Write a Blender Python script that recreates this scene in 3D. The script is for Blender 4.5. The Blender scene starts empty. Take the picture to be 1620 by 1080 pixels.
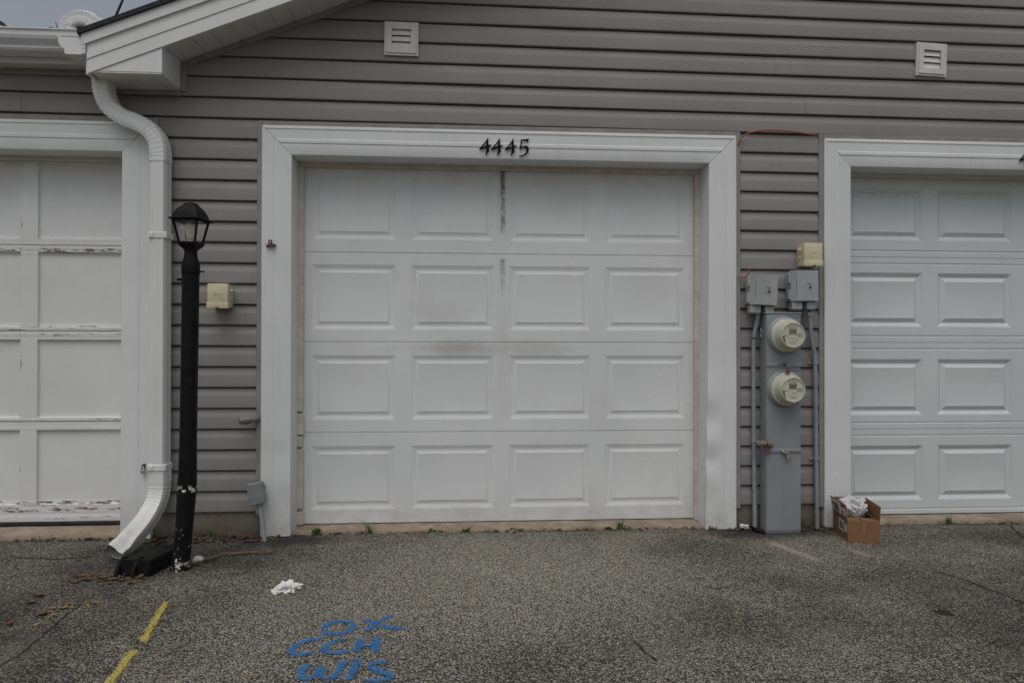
import bpy, bmesh, math, random
from mathutils import Vector, Matrix, noise
from mathutils.geometry import tessellate_polygon
R = math.radians
random.seed(7)
scene = bpy.context.scene
col = scene.collection

# ---------------------------------------------------------------- camera, sky, sun, exposure
cam = bpy.data.cameras.new('camera'); cam.sensor_width = 36; cam.lens = 24; cam.clip_start = .05; cam.clip_end = 2000
co = bpy.data.objects.new('camera', cam); col.objects.link(co); scene.camera = co
co.matrix_world = (Matrix.Translation((0, -3.9, 1.062)) @ Matrix.Rotation(R(-3.86), 4, 'Z')
                   @ Matrix.Rotation(R(90.36), 4, 'X') @ Matrix.Rotation(R(.11), 4, 'Z'))
SUN_EL, SUN_AZ = 66, 195            # azimuth clockwise from north (+y): behind the camera, a little to the left
wd = bpy.data.worlds.new('World'); scene.world = wd; wd.use_nodes = True
nt = wd.node_tree; bg = nt.nodes['Background']
sky = nt.nodes.new('ShaderNodeTexSky'); sky.sky_type = 'NISHITA'; sky.sun_disc = False
sky.sun_elevation = R(SUN_EL); sky.sun_rotation = R(SUN_AZ); sky.air_density = 1.0; sky.dust_density = 4.0
hs = nt.nodes.new('ShaderNodeHueSaturation'); hs.inputs['Saturation'].default_value = .38
nt.links.new(sky.outputs[0], hs.inputs['Color']); nt.links.new(hs.outputs[0], bg.inputs['Color'])
bg.inputs['Strength'].default_value = .092
sl = bpy.data.lights.new('sun', 'SUN'); sl.energy = .75; sl.angle = R(55); sl.color = (1, .97, .93)
so = bpy.data.objects.new('sun', sl); col.objects.link(so)
az, el = R(SUN_AZ), R(SUN_EL)
sd = Vector((math.sin(az)*math.cos(el), math.cos(az)*math.cos(el), math.sin(el)))
so.rotation_euler = sd.to_track_quat('Z', 'Y').to_euler()
scene.view_settings.view_transform = 'Standard'; scene.view_settings.look = 'None'
scene.view_settings.exposure = 0.07; scene.view_settings.gamma = 1

# ---------------------------------------------------------------- materials
class NT:
    def __init__(s, name):
        s.m = bpy.data.materials.new(name); s.m.use_nodes = True
        s.t = s.m.node_tree; s.n = s.t.nodes; s.l = s.t.links
        s.b = s.n['Principled BSDF']
        s.geo = s.n.new('ShaderNodeNewGeometry'); s.pos = s.geo.outputs['Position']
    def val(s, sock, v):
        if hasattr(v, 'node'): s.l.new(v, sock)
        elif isinstance(v, (tuple, list)) and len(v) == 3 and sock.type == 'RGBA': sock.default_value = (*v, 1)
        else: sock.default_value = v
    def scale(s, v):
        n = s.n.new('ShaderNodeVectorMath'); n.operation = 'MULTIPLY'; s.l.new(s.pos, n.inputs[0]); n.inputs[1].default_value = v
        return n.outputs[0]
    def noise(s, sc, det=4, rough=.6, vec=None, w=0):
        n = s.n.new('ShaderNodeTexNoise'); n.inputs['Scale'].default_value = sc; n.inputs['Detail'].default_value = det
        n.inputs['Roughness'].default_value = rough
        s.l.new(vec or s.pos, n.inputs['Vector']); return n.outputs['Fac']
    def vor(s, sc, out='Color', vec=None, feature='F1'):
        n = s.n.new('ShaderNodeTexVoronoi'); n.feature = feature; n.inputs['Scale'].default_value = sc
        s.l.new(vec or s.pos, n.inputs['Vector']); return n.outputs[out]
    def math(s, op, a, b=0., c=0., clamp=False):
        n = s.n.new('ShaderNodeMath'); n.operation = op; n.use_clamp = clamp
        for i, v in enumerate((a, b, c)): s.val(n.inputs[i], v)
        return n.outputs[0]
    def ramp(s, f, a, b, lo=0., hi=1., smooth=True):
        n = s.n.new('ShaderNodeMapRange'); n.interpolation_type = 'SMOOTHSTEP' if smooth else 'LINEAR'
        for i, v in enumerate((f, a, b, lo, hi)): s.val(n.inputs[i], v)
        return n.outputs[0]
    def mix(s, f, a, b, mode='MIX'):
        n = s.n.new('ShaderNodeMix'); n.data_type = 'RGBA'; n.blend_type = mode
        s.val(n.inputs[0], f); s.val(n.inputs[6], a); s.val(n.inputs[7], b)
        return n.outputs[2]
    def crv(s, f, stops):
        n = s.n.new('ShaderNodeValToRGB'); e = n.color_ramp.elements
        e[0].position, e[0].color = stops[0][0], (*stops[0][1], 1); e[1].position, e[1].color = stops[-1][0], (*stops[-1][1], 1)
        for p, c in stops[1:-1]: k = e.new(p); k.color = (*c, 1)
        s.l.new(f, n.inputs[0]); return n.outputs[0]
    def xyz(s):
        n = s.n.new('ShaderNodeSeparateXYZ'); s.l.new(s.pos, n.inputs[0]); return n.outputs
    def bump(s, h, dist=.002, st=1., prev=None):
        n = s.n.new('ShaderNodeBump'); n.inputs['Distance'].default_value = dist; n.inputs['Strength'].default_value = st
        s.l.new(h, n.inputs['Height'])
        if prev: s.l.new(prev, n.inputs['Normal'])
        s.l.new(n.outputs[0], s.b.inputs['Normal']); return n.outputs[0]
    def out(s, colr, rough=.6, metal=0., spec=.5):
        s.val(s.b.inputs['Base Color'], colr); s.val(s.b.inputs['Roughness'], rough)
        s.b.inputs['Metallic'].default_value = metal; s.b.inputs['Specular IOR Level'].default_value = spec
        return s.m
    def blob(s, x, z, rx, rz, axis=2):                 # soft stain of its own shape at a fixed place of the surface
        p = s.xyz(); a = s.math('DIVIDE', s.math('SUBTRACT', p[0], x), rx); b = s.math('DIVIDE', s.math('SUBTRACT', p[axis], z), rz)
        return s.math('SQRT', s.math('ADD', s.math('MULTIPLY', a, a), s.math('MULTIPLY', b, b)))

def plain(name, c, rough=.6, var=.12, sc=9, bmp=.0, bsc=120, metal=0., dirt=None, spec=.5):
    m = NT(name)
    f = m.ramp(m.noise(sc, 5), .3, .7)
    k = m.mix(f, tuple(v*(1-var) for v in c), tuple(min(v*(1+var), .95) for v in c))
    if dirt:
        k = m.mix(m.math('MULTIPLY', m.ramp(m.noise(sc*2.3, 8, .7), .55, .75), dirt[1]), k, dirt[0])
    if bmp: m.bump(m.noise(bsc, 3), .003, bmp)
    return m.out(k, rough, metal, spec)

def siding_mat():
    m = NT('vinyl_siding'); p = m.xyz()
    f = m.noise(1.3, 5); g = m.noise(60, 3, .6, m.scale((.12, 1, 2.2)))
    k = m.mix(m.ramp(f, .3, .7), (.232, .223, .210), (.268, .258, .244))
    k = m.mix(m.math('MULTIPLY', m.ramp(g, .35, .7), .10), k, (.22, .205, .19))
    brd = m.noise(1., 1, .5, m.scale((.22, 0, 8.68))); k = m.mix(m.math('MULTIPLY', m.ramp(brd, .3, .7), .22), k, (.20, .196, .186))
    low = m.math('MULTIPLY', m.ramp(p[2], .75, .12), m.ramp(m.noise(5, 6, .7), .38, .7))   # splash dirt near the ground
    k = m.mix(m.math('MULTIPLY', low, .35), k, (.16, .135, .11))
    drip = m.math('MULTIPLY', m.ramp(m.noise(14, 5, .65, m.scale((1, 1, .08))), .52, .75), .18)
    k = m.mix(drip, k, (.19, .175, .16))
    n = m.bump(m.noise(2.2, 2), .012, .35)
    m.bump(g, .0012, .35, n)
    return m.out(k, .55, spec=.35)

def white_metal(name, c=(.70, .715, .71), dirt=.25, low=True):
    m = NT(name); p = m.xyz()
    k = m.mix(m.ramp(m.noise(2.5, 5), .3, .7), c, tuple(v*.93 for v in c))
    drip = m.math('MULTIPLY', m.ramp(m.noise(26, 6, .7, m.scale((1, 1, .06))), .52, .8), dirt)
    k = m.mix(drip, k, (.42, .40, .36))
    spots = m.math('MULTIPLY', m.ramp(m.noise(70, 2), .73, .8), .5)
    k = m.mix(spots, k, (.25, .22, .18))
    if low:
        lo = m.math('MULTIPLY', m.ramp(p[2], .35, 0.0), m.ramp(m.noise(9, 6, .7), .35, .7))
        k = m.mix(m.math('MULTIPLY', lo, .5), k, (.40, .35, .29))
    n = m.bump(m.noise(3.5, 2), .006, .4)
    return m.out(k, .5, spec=.35)

def door_mat():
    m = NT('painted_steel_door'); p = m.xyz()
    k = m.mix(m.ramp(m.noise(1.6, 5), .3, .7), (.66, .68, .68), (.72, .735, .73))
    grime = m.ramp(m.noise(4.5, 6, .65), .5, .8)
    k = m.mix(m.math('MULTIPLY', grime, .22), k, (.50, .46, .40))
    # rust / tar streak down the middle of the two upper sections
    warp = m.math('MULTIPLY', m.math('SUBTRACT', m.noise(30, 4), .5), .018)
    dx = m.math('ABSOLUTE', m.math('ADD', m.math('SUBTRACT', p[0], .2165), warp))
    core = m.ramp(dx, .019, .007)
    rib = m.ramp(m.math('ADD', m.noise(24, 6, .75, m.scale((1.2, 1, 1.))), m.ramp(p[2], 1.9, 2.03, 0., .16)), .34, .6)
    up = m.math('MULTIPLY', m.ramp(p[2], 1.72, 1.745), m.ramp(p[2], 1.62, 2.02, .6, 1.))
    mid = m.math('MULTIPLY', m.math('MULTIPLY', m.ramp(p[2], 1.33, 1.42), m.ramp(p[2], 1.585, 1.57)), m.ramp(p[2], 1.40, 1.57, .25, .75))
    st = m.math('MULTIPLY', m.math('MULTIPLY', core, rib), m.math('MAXIMUM', up, mid))
    k = m.mix(m.math('MULTIPLY', st, .9), k, (.06, .07, .062))
    halo = m.math('MULTIPLY', m.ramp(dx, .05, .0), m.math('MULTIPLY', m.math('MAXIMUM', up, mid), .22))
    k = m.mix(halo, k, (.36, .33, .29))
    # greasy smudges by the middle seam
    for (x, z, rx, rz, s) in ((-.03, 1.05, .24, .08, .36), (.40, 1.045, .30, .08, .32), (-.12, 1.25, .2, .12, .18), (-.1, 1.045, .5, .05, .22), (-.25, 1.33, .14, .2, .10), (.22, .98, .06, .5, .12), (1.1, 1.42, .25, .2, .08)):
        d = m.math('ADD', m.blob(x, z, rx, rz), m.math('MULTIPLY', m.math('SUBTRACT', m.noise(14, 5), .5), .9))
        k = m.mix(m.math('MULTIPLY', m.ramp(d, 1., .15), s), k, (.30, .28, .245))
    # flecks
    fl = m.math('MULTIPLY', m.ramp(m.vor(26, 'Distance'), .075, .05), m.ramp(m.noise(3.1, 3), .52, .6))
    k = m.mix(m.math('MULTIPLY', fl, .75), k, (.12, .11, .10))
    lo = m.math('MULTIPLY', m.ramp(p[2], .22, 0.02), m.ramp(m.noise(11, 6, .7), .3, .7))
    k = m.mix(m.math('MULTIPLY', lo, .4), k, (.42, .38, .32))
    top = m.math('MULTIPLY', m.ramp(m.noise(9, 6, .7, m.scale((1, 1, 3))), .45, .7), m.ramp(p[2], 1.93, 2.06))
    k = m.mix(m.math('MULTIPLY', top, .22), k, (.40, .35, .27))
    n = m.bump(m.noise(90, 3, .6, m.scale((.25, 1, 1.6))), .0008, .4)
    m.bump(m.noise(3.2, 2), .012, .35, n)
    return m.out(k, .45, spec=.4)

def grey_door_mat():
    m = NT('newer_steel_door'); p = m.xyz()
    k = m.mix(m.ramp(m.noise(1.6, 5), .3, .7), (.58, .61, .61), (.63, .66, .66))
    t = m.math('MULTIPLY', m.ramp(m.noise(40, 6, .7, m.scale((1, 1, 2))), .48, .6), m.ramp(m.math('ABSOLUTE', m.math('SUBTRACT', p[2], 2.0)), .03, .012))
    k = m.mix(m.math('MULTIPLY', t, .4), k, (.42, .36, .27))
    n = m.bump(m.noise(90, 3, .6, m.scale((.22, 1, 1.7))), .0012, .6)
    m.bump(m.noise(2.6, 2), .008, .3, n)
    return m.out(k, .42, spec=.4)

def old_door_mat():
    m = NT('peeling_painted_wood'); p = m.xyz()
    k = m.mix(m.ramp(m.noise(2.2, 6), .3, .7), (.74, .75, .745), (.68, .685, .67))
    k = m.mix(m.math('MULTIPLY', m.ramp(m.noise(7, 6, .7), .52, .78), .3), k, (.55, .51, .44))
    band = None
    for z, w, s in ((1.600, .03, .8), (1.585, .02, .45), (1.170, .016, .5), (1.155, .022, .55), (1.120, .014, .6), (.636, .014, .55), (.590, .014, .35), (.130, .022, .9), (.163, .022, .9), (.085, .016, .6)):
        b = m.math('MULTIPLY', m.ramp(m.math('ABSOLUTE', m.math('SUBTRACT', p[2], z)), w, w*.3), s)
        band = b if band is None else m.math('MAXIMUM', band, b)
    chip = m.noise(34, 7, .72, m.scale((.35, 1, 2.4)))
    mask = m.ramp(m.math('ADD', chip, m.math('MULTIPLY', band, .20)), .695, .72)
    mask = m.math('MULTIPLY', mask, m.ramp(band, .1, .3))
    wood = m.mix(m.ramp(m.noise(40, 4), .4, .6), (.10, .07, .045), (.22, .17, .12))
    k = m.mix(mask, k, wood)
    vs = m.math('MULTIPLY', m.ramp(m.math('ABSOLUTE', m.math('SUBTRACT', p[0], -2.5145)), .012, .004), m.ramp(m.noise(6, 6, .75), .56, .62))
    k = m.mix(m.math('MULTIPLY', vs, .6), k, (.16, .13, .10))
    n = m.bump(m.noise(120, 4, .6, m.scale((1, 1, .1))), .001, .35)
    n = m.bump(m.math('SUBTRACT', m.math('MULTIPLY', m.noise(18, 6, .7, m.scale((.5, 1, 1.4))), m.ramp(band, 0, .5, .25, 1.)), m.math('MULTIPLY', mask, .5)), .006, .55, n)
    return m.out(k, .6, spec=.3)

def asphalt_mat():
    m = NT('worn_asphalt'); p = m.xyz()
    jit = m.n.new('ShaderNodeVectorMath'); jit.operation = 'ADD'; m.l.new(m.pos, jit.inputs[0])
    nz = m.n.new('ShaderNodeTexNoise'); nz.inputs['Scale'].default_value = 60; m.l.new(m.pos, nz.inputs['Vector'])
    sc = m.n.new('ShaderNodeVectorMath'); sc.operation = 'SCALE'; m.l.new(nz.outputs['Color'], sc.inputs[0]); sc.inputs['Scale'].default_value = .008
    m.l.new(sc.outputs[0], jit.inputs[1]); v = jit.outputs[0]
    cells = m.vor(158, 'Color', v); dist = m.vor(158, 'Distance', v)
    sep = m.n.new('ShaderNodeSeparateColor'); m.l.new(cells, sep.inputs[0])
    # how much bare stone shows: worn pale in the wheel path, tarry and dark by the wall and sides; bottom left also has lens vignetting painted in
    big = m.noise(.75, 5, .6); med = m.noise(3.2, 6, .65)
    wear_vignette = m.math('ADD', m.math('MULTIPLY', m.math('SUBTRACT', big, .5), .75), m.math('ADD', m.math('MULTIPLY', m.math('SUBTRACT', med, .5), .8), m.math('MULTIPLY', m.math('SUBTRACT', m.noise(11, 5, .7), .47), .55)))
    for (x, y, rx, ry, s) in ((.2, -.75, 1.4, 1.1, .42), (-.5, -1.5, .75, .85, .2), (2.6, -.55, .7, .3, .16), (1.1, -1.7, .7, .4, .10), (-1.45, -.35, .75, .42, -.6), (-.95, -.10, .38, .17, -.75), (-1.85, -1.35, .8, .9, -.38), (1.80, -.10, .55, .20, -.85), (2.2, -1.5, 1.0, 1.0, -.30), (1.2, -.45, .45, .35, -.20), (.98, -1.3, .35, .35, -.18), (3.0, -.3, .8, .25, -.24), (-.55, -.5, .35, .2, -.12), (.4, -1.55, .4, .22, -.13), (1.55, -.9, .5, .25, -.14)):
        d = m.math('ADD', m.blob(x, y, rx, ry, 1), m.math('MULTIPLY', m.math('SUBTRACT', med, .5), .8))
        wear_vignette = m.math('ADD', wear_vignette, m.math('MULTIPLY', m.ramp(d, 1., .1), s))
    r = m.math('ADD', sep.outputs[0], m.math('MULTIPLY', wear_vignette, .9))
    stone = m.crv(r, [(.0, (.022, .022, .021)), (.16, (.052, .051, .046)), (.32, (.160, .151, .120)), (.65, (.272, .256, .203)), (.85, (.36, .340, .278)), (1., (.50, .48, .41))])
    tint = m.crv(sep.outputs[1], [(0, (.96, .985, 1.04)), (.55, (1.0, 1, 1.0)), (.84, (1.04, .99, .90)), (1, (1.14, .94, .76))])
    k = m.mix(1., stone, tint, 'MULTIPLY')
    k = m.mix(m.ramp(dist, .44, .64), k, (.030, .029, .027))
    fine = m.noise(420, 3)
    k = m.mix(m.math('MULTIPLY', m.ramp(fine, .4, .7), .25), k, (.07, .065, .058))
    # tan dust
    k = m.mix(m.math('MULTIPLY', m.ramp(m.noise(1.7, 6, .65), .50, .72), .26), k, (.235, .215, .165))
    oil = m.ramp(m.noise(5.5, 6, .72), .66, .74); k = m.mix(m.math('MULTIPLY', oil, .55), k, (.045, .043, .040))
    # pale mineral streaks running from the meter cabinet
    def streak(x0, y0, x1, y1, w, s, kk):
        ln = math.hypot(x1-x0, y1-y0); ux, uy = (x1-x0)/ln, (y1-y0)/ln
        px = m.math('SUBTRACT', p[0], x0); py = m.math('SUBTRACT', p[1], y0)
        t = m.math('ADD', m.math('MULTIPLY', px, ux), m.math('MULTIPLY', py, uy))
        o = m.math('ABSOLUTE', m.math('ADD', m.math('SUBTRACT', m.math('MULTIPLY', px, -uy), m.math('MULTIPLY', py, -ux)), m.math('MULTIPLY', m.math('SUBTRACT', m.noise(7, 4), .5), .05)))
        f = m.math('MULTIPLY', m.math('MULTIPLY', m.ramp(t, 0, .08), m.ramp(t, ln, ln*.8)), m.ramp(o, w, w*.2))
        f = m.math('MULTIPLY', f, m.ramp(m.noise(60, 5, .7), .35, .6))
        return m.mix(m.math('MULTIPLY', f, s), kk, (.36, .32, .28))
    k = streak(1.64, -.25, 1.76, -.66, .042, 1.0, k); k = streak(2.0, -.42, 2.06, -.58, .03, .8, k); k = streak(1.84, -.42, 1.9, -.60, .03, .4, k)
    h = m.math('ADD', m.math('MULTIPLY', m.math('MULTIPLY', m.ramp(dist, .62, .1), sep.outputs[2]), 1.), m.math('MULTIPLY', fine, .3))
    n = m.bump(h, .006, .8)
    m.bump(m.noise(2.5, 4), .03, .25, n)
    return m.out(k, .85, spec=.25)

def concrete_mat(name, c1, c2, damp):
    m = NT(name); p = m.xyz()
    k = m.mix(m.ramp(m.noise(6, 8, .7), .32, .68), c1, c2)
    k = m.mix(m.math('MULTIPLY', m.ramp(m.noise(17, 8, .75), .5, .72), .5), k, (.10, .075, .05))
    lo = m.math('MULTIPLY', m.ramp(p[2], .09, .0), m.ramp(m.noise(12, 6, .7), .3, .62))
    k = m.mix(m.math('MULTIPLY', lo, damp), k, (.075, .055, .038))
    m.bump(m.noise(55, 8, .7), .006, .6)
    return m.out(k, .9, spec=.2)

def black_post():
    m = NT('black_painted_post'); p = m.xyz()
    k = m.mix(m.ramp(m.noise(20, 5), .3, .7), (.006, .006, .0065), (.012, .012, .013))
    low = m.ramp(p[2], .5, .03)
    chip = m.ramp(m.math('ADD', m.noise(46, 4, .65), m.math('MULTIPLY', low, .07)), .70, .72)
    base = m.math('MULTIPLY', m.ramp(m.math('ADD', p[2], m.math('MULTIPLY', m.noise(30, 4), .05)), .075, .055), m.ramp(m.noise(24, 5, .7), .53, .57))
    kink = m.math('MULTIPLY', m.ramp(m.math('ABSOLUTE', m.math('SUBTRACT', p[2], .385)), .022, .008), m.ramp(m.noise(38, 3), .55, .6))
    mask = m.math('MAXIMUM', m.math('MAXIMUM', m.math('MULTIPLY', chip, m.ramp(p[2], 1.1, .75)), base), kink)
    k = m.mix(mask, k, (.55, .54, .52))
    m.bump(m.noise(60, 4), .002, .4)
    return m.out(k, .6, spec=.12)

def paint_mat(name, c, thr):
    m = NT(name)
    uv = m.n.new('ShaderNodeUVMap'); sp = m.n.new('ShaderNodeSeparateXYZ'); m.l.new(uv.outputs[0], sp.inputs[0])
    e = m.math('ABSOLUTE', m.math('SUBTRACT', sp.outputs[1], .5)); ends = m.ramp(m.math('MINIMUM', sp.outputs[0], m.math('SUBTRACT', 1., sp.outputs[0])), 0, .06)
    d = m.math('MULTIPLY', m.ramp(e, .5, .06), ends)
    st = m.vor(158, 'Color'); s3 = m.n.new('ShaderNodeSeparateColor'); m.l.new(st, s3.inputs[0])
    a = m.math('ADD', d, m.math('ADD', m.math('MULTIPLY', m.math('SUBTRACT', s3.outputs[0], .5), .75), m.math('MULTIPLY', m.math('SUBTRACT', m.noise(22, 6, .7), .5), 1.3)))
    al = m.math('MULTIPLY', m.ramp(a, thr, thr+.55), m.ramp(m.vor(158, 'Distance'), .66, .40, .45, 1.))
    k = m.mix(s3.outputs[1], tuple(v*.72 for v in c), tuple(min(1, v*1.15) for v in c))
    m.val(m.b.inputs['Alpha'], m.math('MULTIPLY', al, .9))
    m.bump(m.vor(158, 'Distance'), .004, -.6)
    return m.out(k, .75, spec=.25)

def cardboard_mat():
    m = NT('cardboard')
    k = m.mix(m.ramp(m.noise(9, 5), .3, .7), (.205, .110, .057), (.245, .132, .069))
    k = m.mix(m.math('MULTIPLY', m.ramp(m.noise(180, 3, .6, m.scale((1, 1, .1))), .4, .7), .2), k, (.19, .095, .043))
    m.bump(m.noise(24, 3), .003, .35)
    return m.out(k, .85, spec=.15)

def glass_mat():
    m = NT('dusty_lantern_glass')
    g = m.n.new('ShaderNodeBsdfTransparent'); d = m.n.new('ShaderNodeBsdfGlossy'); d.inputs['Roughness'].default_value = .08
    df = m.n.new('ShaderNodeBsdfDiffuse'); df.inputs[0].default_value = (.7, .7, .66, 1)
    fr = m.n.new('ShaderNodeFresnel'); fr.inputs[0].default_value = 1.5
    a = m.n.new('ShaderNodeMixShader'); b = m.n.new('ShaderNodeMixShader')
    m.l.new(m.math('MULTIPLY', fr.outputs[0], m.math('SUBTRACT', 1., m.geo.outputs['Backfacing'])), a.inputs[0]); m.l.new(g.outputs[0], a.inputs[1]); m.l.new(d.outputs[0], a.inputs[2])
    m.l.new(m.ramp(m.noise(25, 5), .4, .8, .02, .13), b.inputs[0]); m.l.new(a.outputs[0], b.inputs[1]); m.l.new(df.outputs[0], b.inputs[2])
    m.l.new(b.outputs[0], m.n['Material Output'].inputs[0]); return m.m

def bag_mat():
    m = NT('thin_white_plastic')
    d = m.n.new('ShaderNodeBsdfTranslucent'); d.inputs[0].default_value = (.8, .8, .82, 1)
    mx = m.n.new('ShaderNodeMixShader'); mx.inputs[0].default_value = .3
    m.out(m.mix(m.noise(20, 3), (.64, .64, .66), (.76, .76, .77)), .35)
    m.l.new(m.b.outputs[0], mx.inputs[1]); m.l.new(d.outputs[0], mx.inputs[2]); m.l.new(mx.outputs[0], m.n['Material Output'].inputs[0])
    return m.m

M = dict(
    siding=siding_mat(), trim=white_metal('white_aluminium_trim', (.71, .725, .72), .2), spout=white_metal('white_gutter_metal', (.72, .73, .72), .25),
    soffit=white_metal('white_vented_soffit', (.68, .68, .66), .3, False), reveal=white_metal('grimy_white_reveal', (.62, .62, .585), .5),
    channel=plain('taupe_channel', (.25, .242, .228), .5), door=door_mat(), door_r=grey_door_mat(), door_l=old_door_mat(),
    stop=plain('weathered_wood_stop', (.58, .525, .465), .8, .12, 14, .4, 90, dirt=((.25, .2, .15), .4)),
    asphalt=asphalt_mat(), slab=concrete_mat('worn_concrete_slab', (.33, .265, .195), (.47, .395, .31), .6),
    found=concrete_mat('damp_concrete_wall', (.135, .118, .092), (.205, .18, .145), .9),
    shingle=plain('dark_asphalt_shingle', (.025, .025, .028), .9, .4, 40, .5, 150), rubber=plain('black_rubber', (.02, .02, .021), .7, .3, 20),
    post=black_post(), glass=glass_mat(), bulb=plain('frosted_bulb', (.78, .72, .52), .4, .06), socket=plain('lamp_socket', (.30, .29, .25), .5),
    black=plain('black_painted_iron', (.008, .008, .009), .6, .3, 30, spec=.14), cream=plain('aged_cream_plastic', (.64, .585, .39), .5, .08, 12, .1, dirt=((.3, .24, .12), .35)),
    grey=plain('grey_plastic', (.335, .355, .35), .5, .07, 10, .1, dirt=((.2, .19, .16), .3)), grey2=plain('blue_grey_plastic', (.34, .37, .39), .45, .06, 10, .1),
    cab=plain('grey_cabinet_paint', (.245, .272, .283), .48, .1, 4, .15, 30, dirt=((.30, .31, .30), .3)), conduit=plain('grey_conduit', (.25, .275, .29), .5, .12, 20, dirt=((.17, .15, .13), .4)),
    boxgrey=plain('grey_outlet_paint', (.20, .225, .235), .5, .12, 25, .2, dirt=((.1, .1, .1), .4)), meter=plain('beige_meter_plastic', (.50, .495, .40), .4, .05, 18),
    face=plain('pale_meter_face', (.62, .615, .51), .35, .05), meter2=plain('dull_meter_plastic', (.36, .35, .26), .4, .06), dark=plain('dark_print', (.03, .03, .03), .5), lcd=plain('meter_display', (.13, .135, .085), .15, .1, 60),
    clear=plain('meter_lens', (.50, .48, .34), .12, .05), rust=plain('rusted_iron', (.10, .045, .02), .8, .5, 60, .6, 120, dirt=((.25, .2, .15), .5)),
    pipe=plain('corroded_galvanised_pipe', (.20, .20, .185), .55, .2, 50, .4, 150, .3, dirt=((.22, .11, .05), .8)), brass=plain('tarnished_brass', (.19, .155, .115), .7, .3, 60, .4, 150, .2, dirt=((.35, .32, .25), .6)),
    steel=plain('bright_steel', (.5, .5, .48), .35, .1, 30, metal=.7), redtag=plain('faded_red_tag', (.18, .075, .065), .6, .3, 60), pinktag=plain('pink_seal', (.30, .19, .185), .6, .2, 60),
    cable=plain('red_cable_jacket', (.36, .075, .055), .4, .1, 30), card=cardboard_mat(), label=plain('shipping_label_paper', (.55, .56, .60), .6, .06, 40), tape=plain('clear_tape', (.27, .155, .09), .2, .05), bag=bag_mat(),
    bar=plain('label_print', (.08, .08, .09), .6), rag=plain('white_cloth', (.72, .71, .68), .9, .12, 25, .5, 160, dirt=((.4, .37, .32), .3)),
    block=plain('black_rubber_block', (.008, .0075, .0075), .7, .5, 22, .5, 70, dirt=((.04, .03, .024), .5), spec=.15), stick=plain('bare_wood_stick', (.125, .078, .052), .8, .35, 40, .5, 120),
    rock=plain('pale_stone', (.5, .48, .44), .85, .25, 50, .6, 120), leaf=plain('dead_leaf', (.105, .058, .028), .75, .4, 35), leaf2=plain('tan_leaf', (.22, .15, .08), .75, .3, 35),
    grass=plain('weed_green', (.075, .135, .026), .6, .35, 30), litter=plain('leaf_litter', (.085, .055, .033), .9, .5, 50), sticker=plain('blue_grey_sticker', (.17, .20, .26), .4, .1, 80), numeral=plain('black_numeral', (.005, .005, .0055), .6, .2, 40, spec=.1),
    blue=paint_mat('blue_marking_paint', (.036, .180, .45), .26), yellow=paint_mat('yellow_marking_paint', (.56, .46, .10), .16), crack=plain('open_crack', (.014, .013, .012), .95),
    twig=plain('dark_twig', (.03, .024, .022), .9, .3, 50), silver=plain('vent_plastic', (.60, .59, .55), .5, .07, 14, dirt=((.35, .3, .22), .35)), inner=plain('garage_interior', (.25, .24, .22), .9))

# ---------------------------------------------------------------- object helpers
def tag(o, label=None, cat=None, group=None, kind=None):
    if label: o['label'] = label
    if cat: o['category'] = cat
    if group: o['group'] = group
    if kind: o['kind'] = kind
    return o
def thing(name, loc, label, cat, group=None, rot=(0, 0, 0)):
    o = bpy.data.objects.new(name, None); o.empty_display_size = .1; col.objects.link(o)
    o.location = loc; o.rotation_euler = rot
    return tag(o, label, cat, group)
def root_loc(o):
    while o.parent: o = o.parent
    return Vector(o.location)
def obj(name, bm, mat, parent=None, loc=None, local=False, smooth=False, solid=None):
    """one mesh object; the shape is given in world metres unless local"""
    off = Vector((0, 0, 0))
    if not local: off = root_loc(parent) if parent else Vector(loc or (0, 0, 0))
    if off.length: bmesh.ops.translate(bm, verts=bm.verts, vec=-off)
    me = bpy.data.meshes.new(name); bmesh.ops.recalc_face_normals(bm, faces=bm.faces)
    bm.to_mesh(me); bm.free()
    me.materials.append(mat)
    if smooth:
        for p in me.polygons: p.use_smooth = True
        if smooth is not True: me.set_sharp_from_angle(angle=R(smooth))
    o = bpy.data.objects.new(name, me); col.objects.link(o)
    if parent: o.parent = parent
    else: o.location = loc or (0, 0, 0)
    return o
B = bmesh.new
def box(bm, x0, x1, y0, y1, z0, z1, bev=0., seg=1, mtx=None):
    r = bmesh.ops.create_cube(bm, size=1); vs = r['verts']
    for v in vs: v.co = Vector(((x0+x1)/2+v.co.x*(x1-x0), (y0+y1)/2+v.co.y*(y1-y0), (z0+z1)/2+v.co.z*(z1-z0)))
    if bev:
        es = list({e for v in vs for e in v.link_edges})
        r2 = bmesh.ops.bevel(bm, geom=es, offset=bev, segments=seg, affect='EDGES', profile=.6)
        vs = list({v for f in r2['faces'] for v in f.verts} | {v for v in vs if v.is_valid})
    if mtx: bmesh.ops.transform(bm, matrix=mtx, verts=vs)
    return bm
def cyl(bm, p0, p1, r0, r1=None, n=20, cap=True):
    p0, p1 = Vector(p0), Vector(p1); d = p1-p0; r1 = r0 if r1 is None else r1
    mt = Matrix.Translation((p0+p1)/2) @ d.to_track_quat('Z', 'Y').to_matrix().to_4x4()
    bmesh.ops.create_cone(bm, cap_ends=cap, segments=n, radius1=r0, radius2=r1, depth=d.length, matrix=mt); return bm
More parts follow.
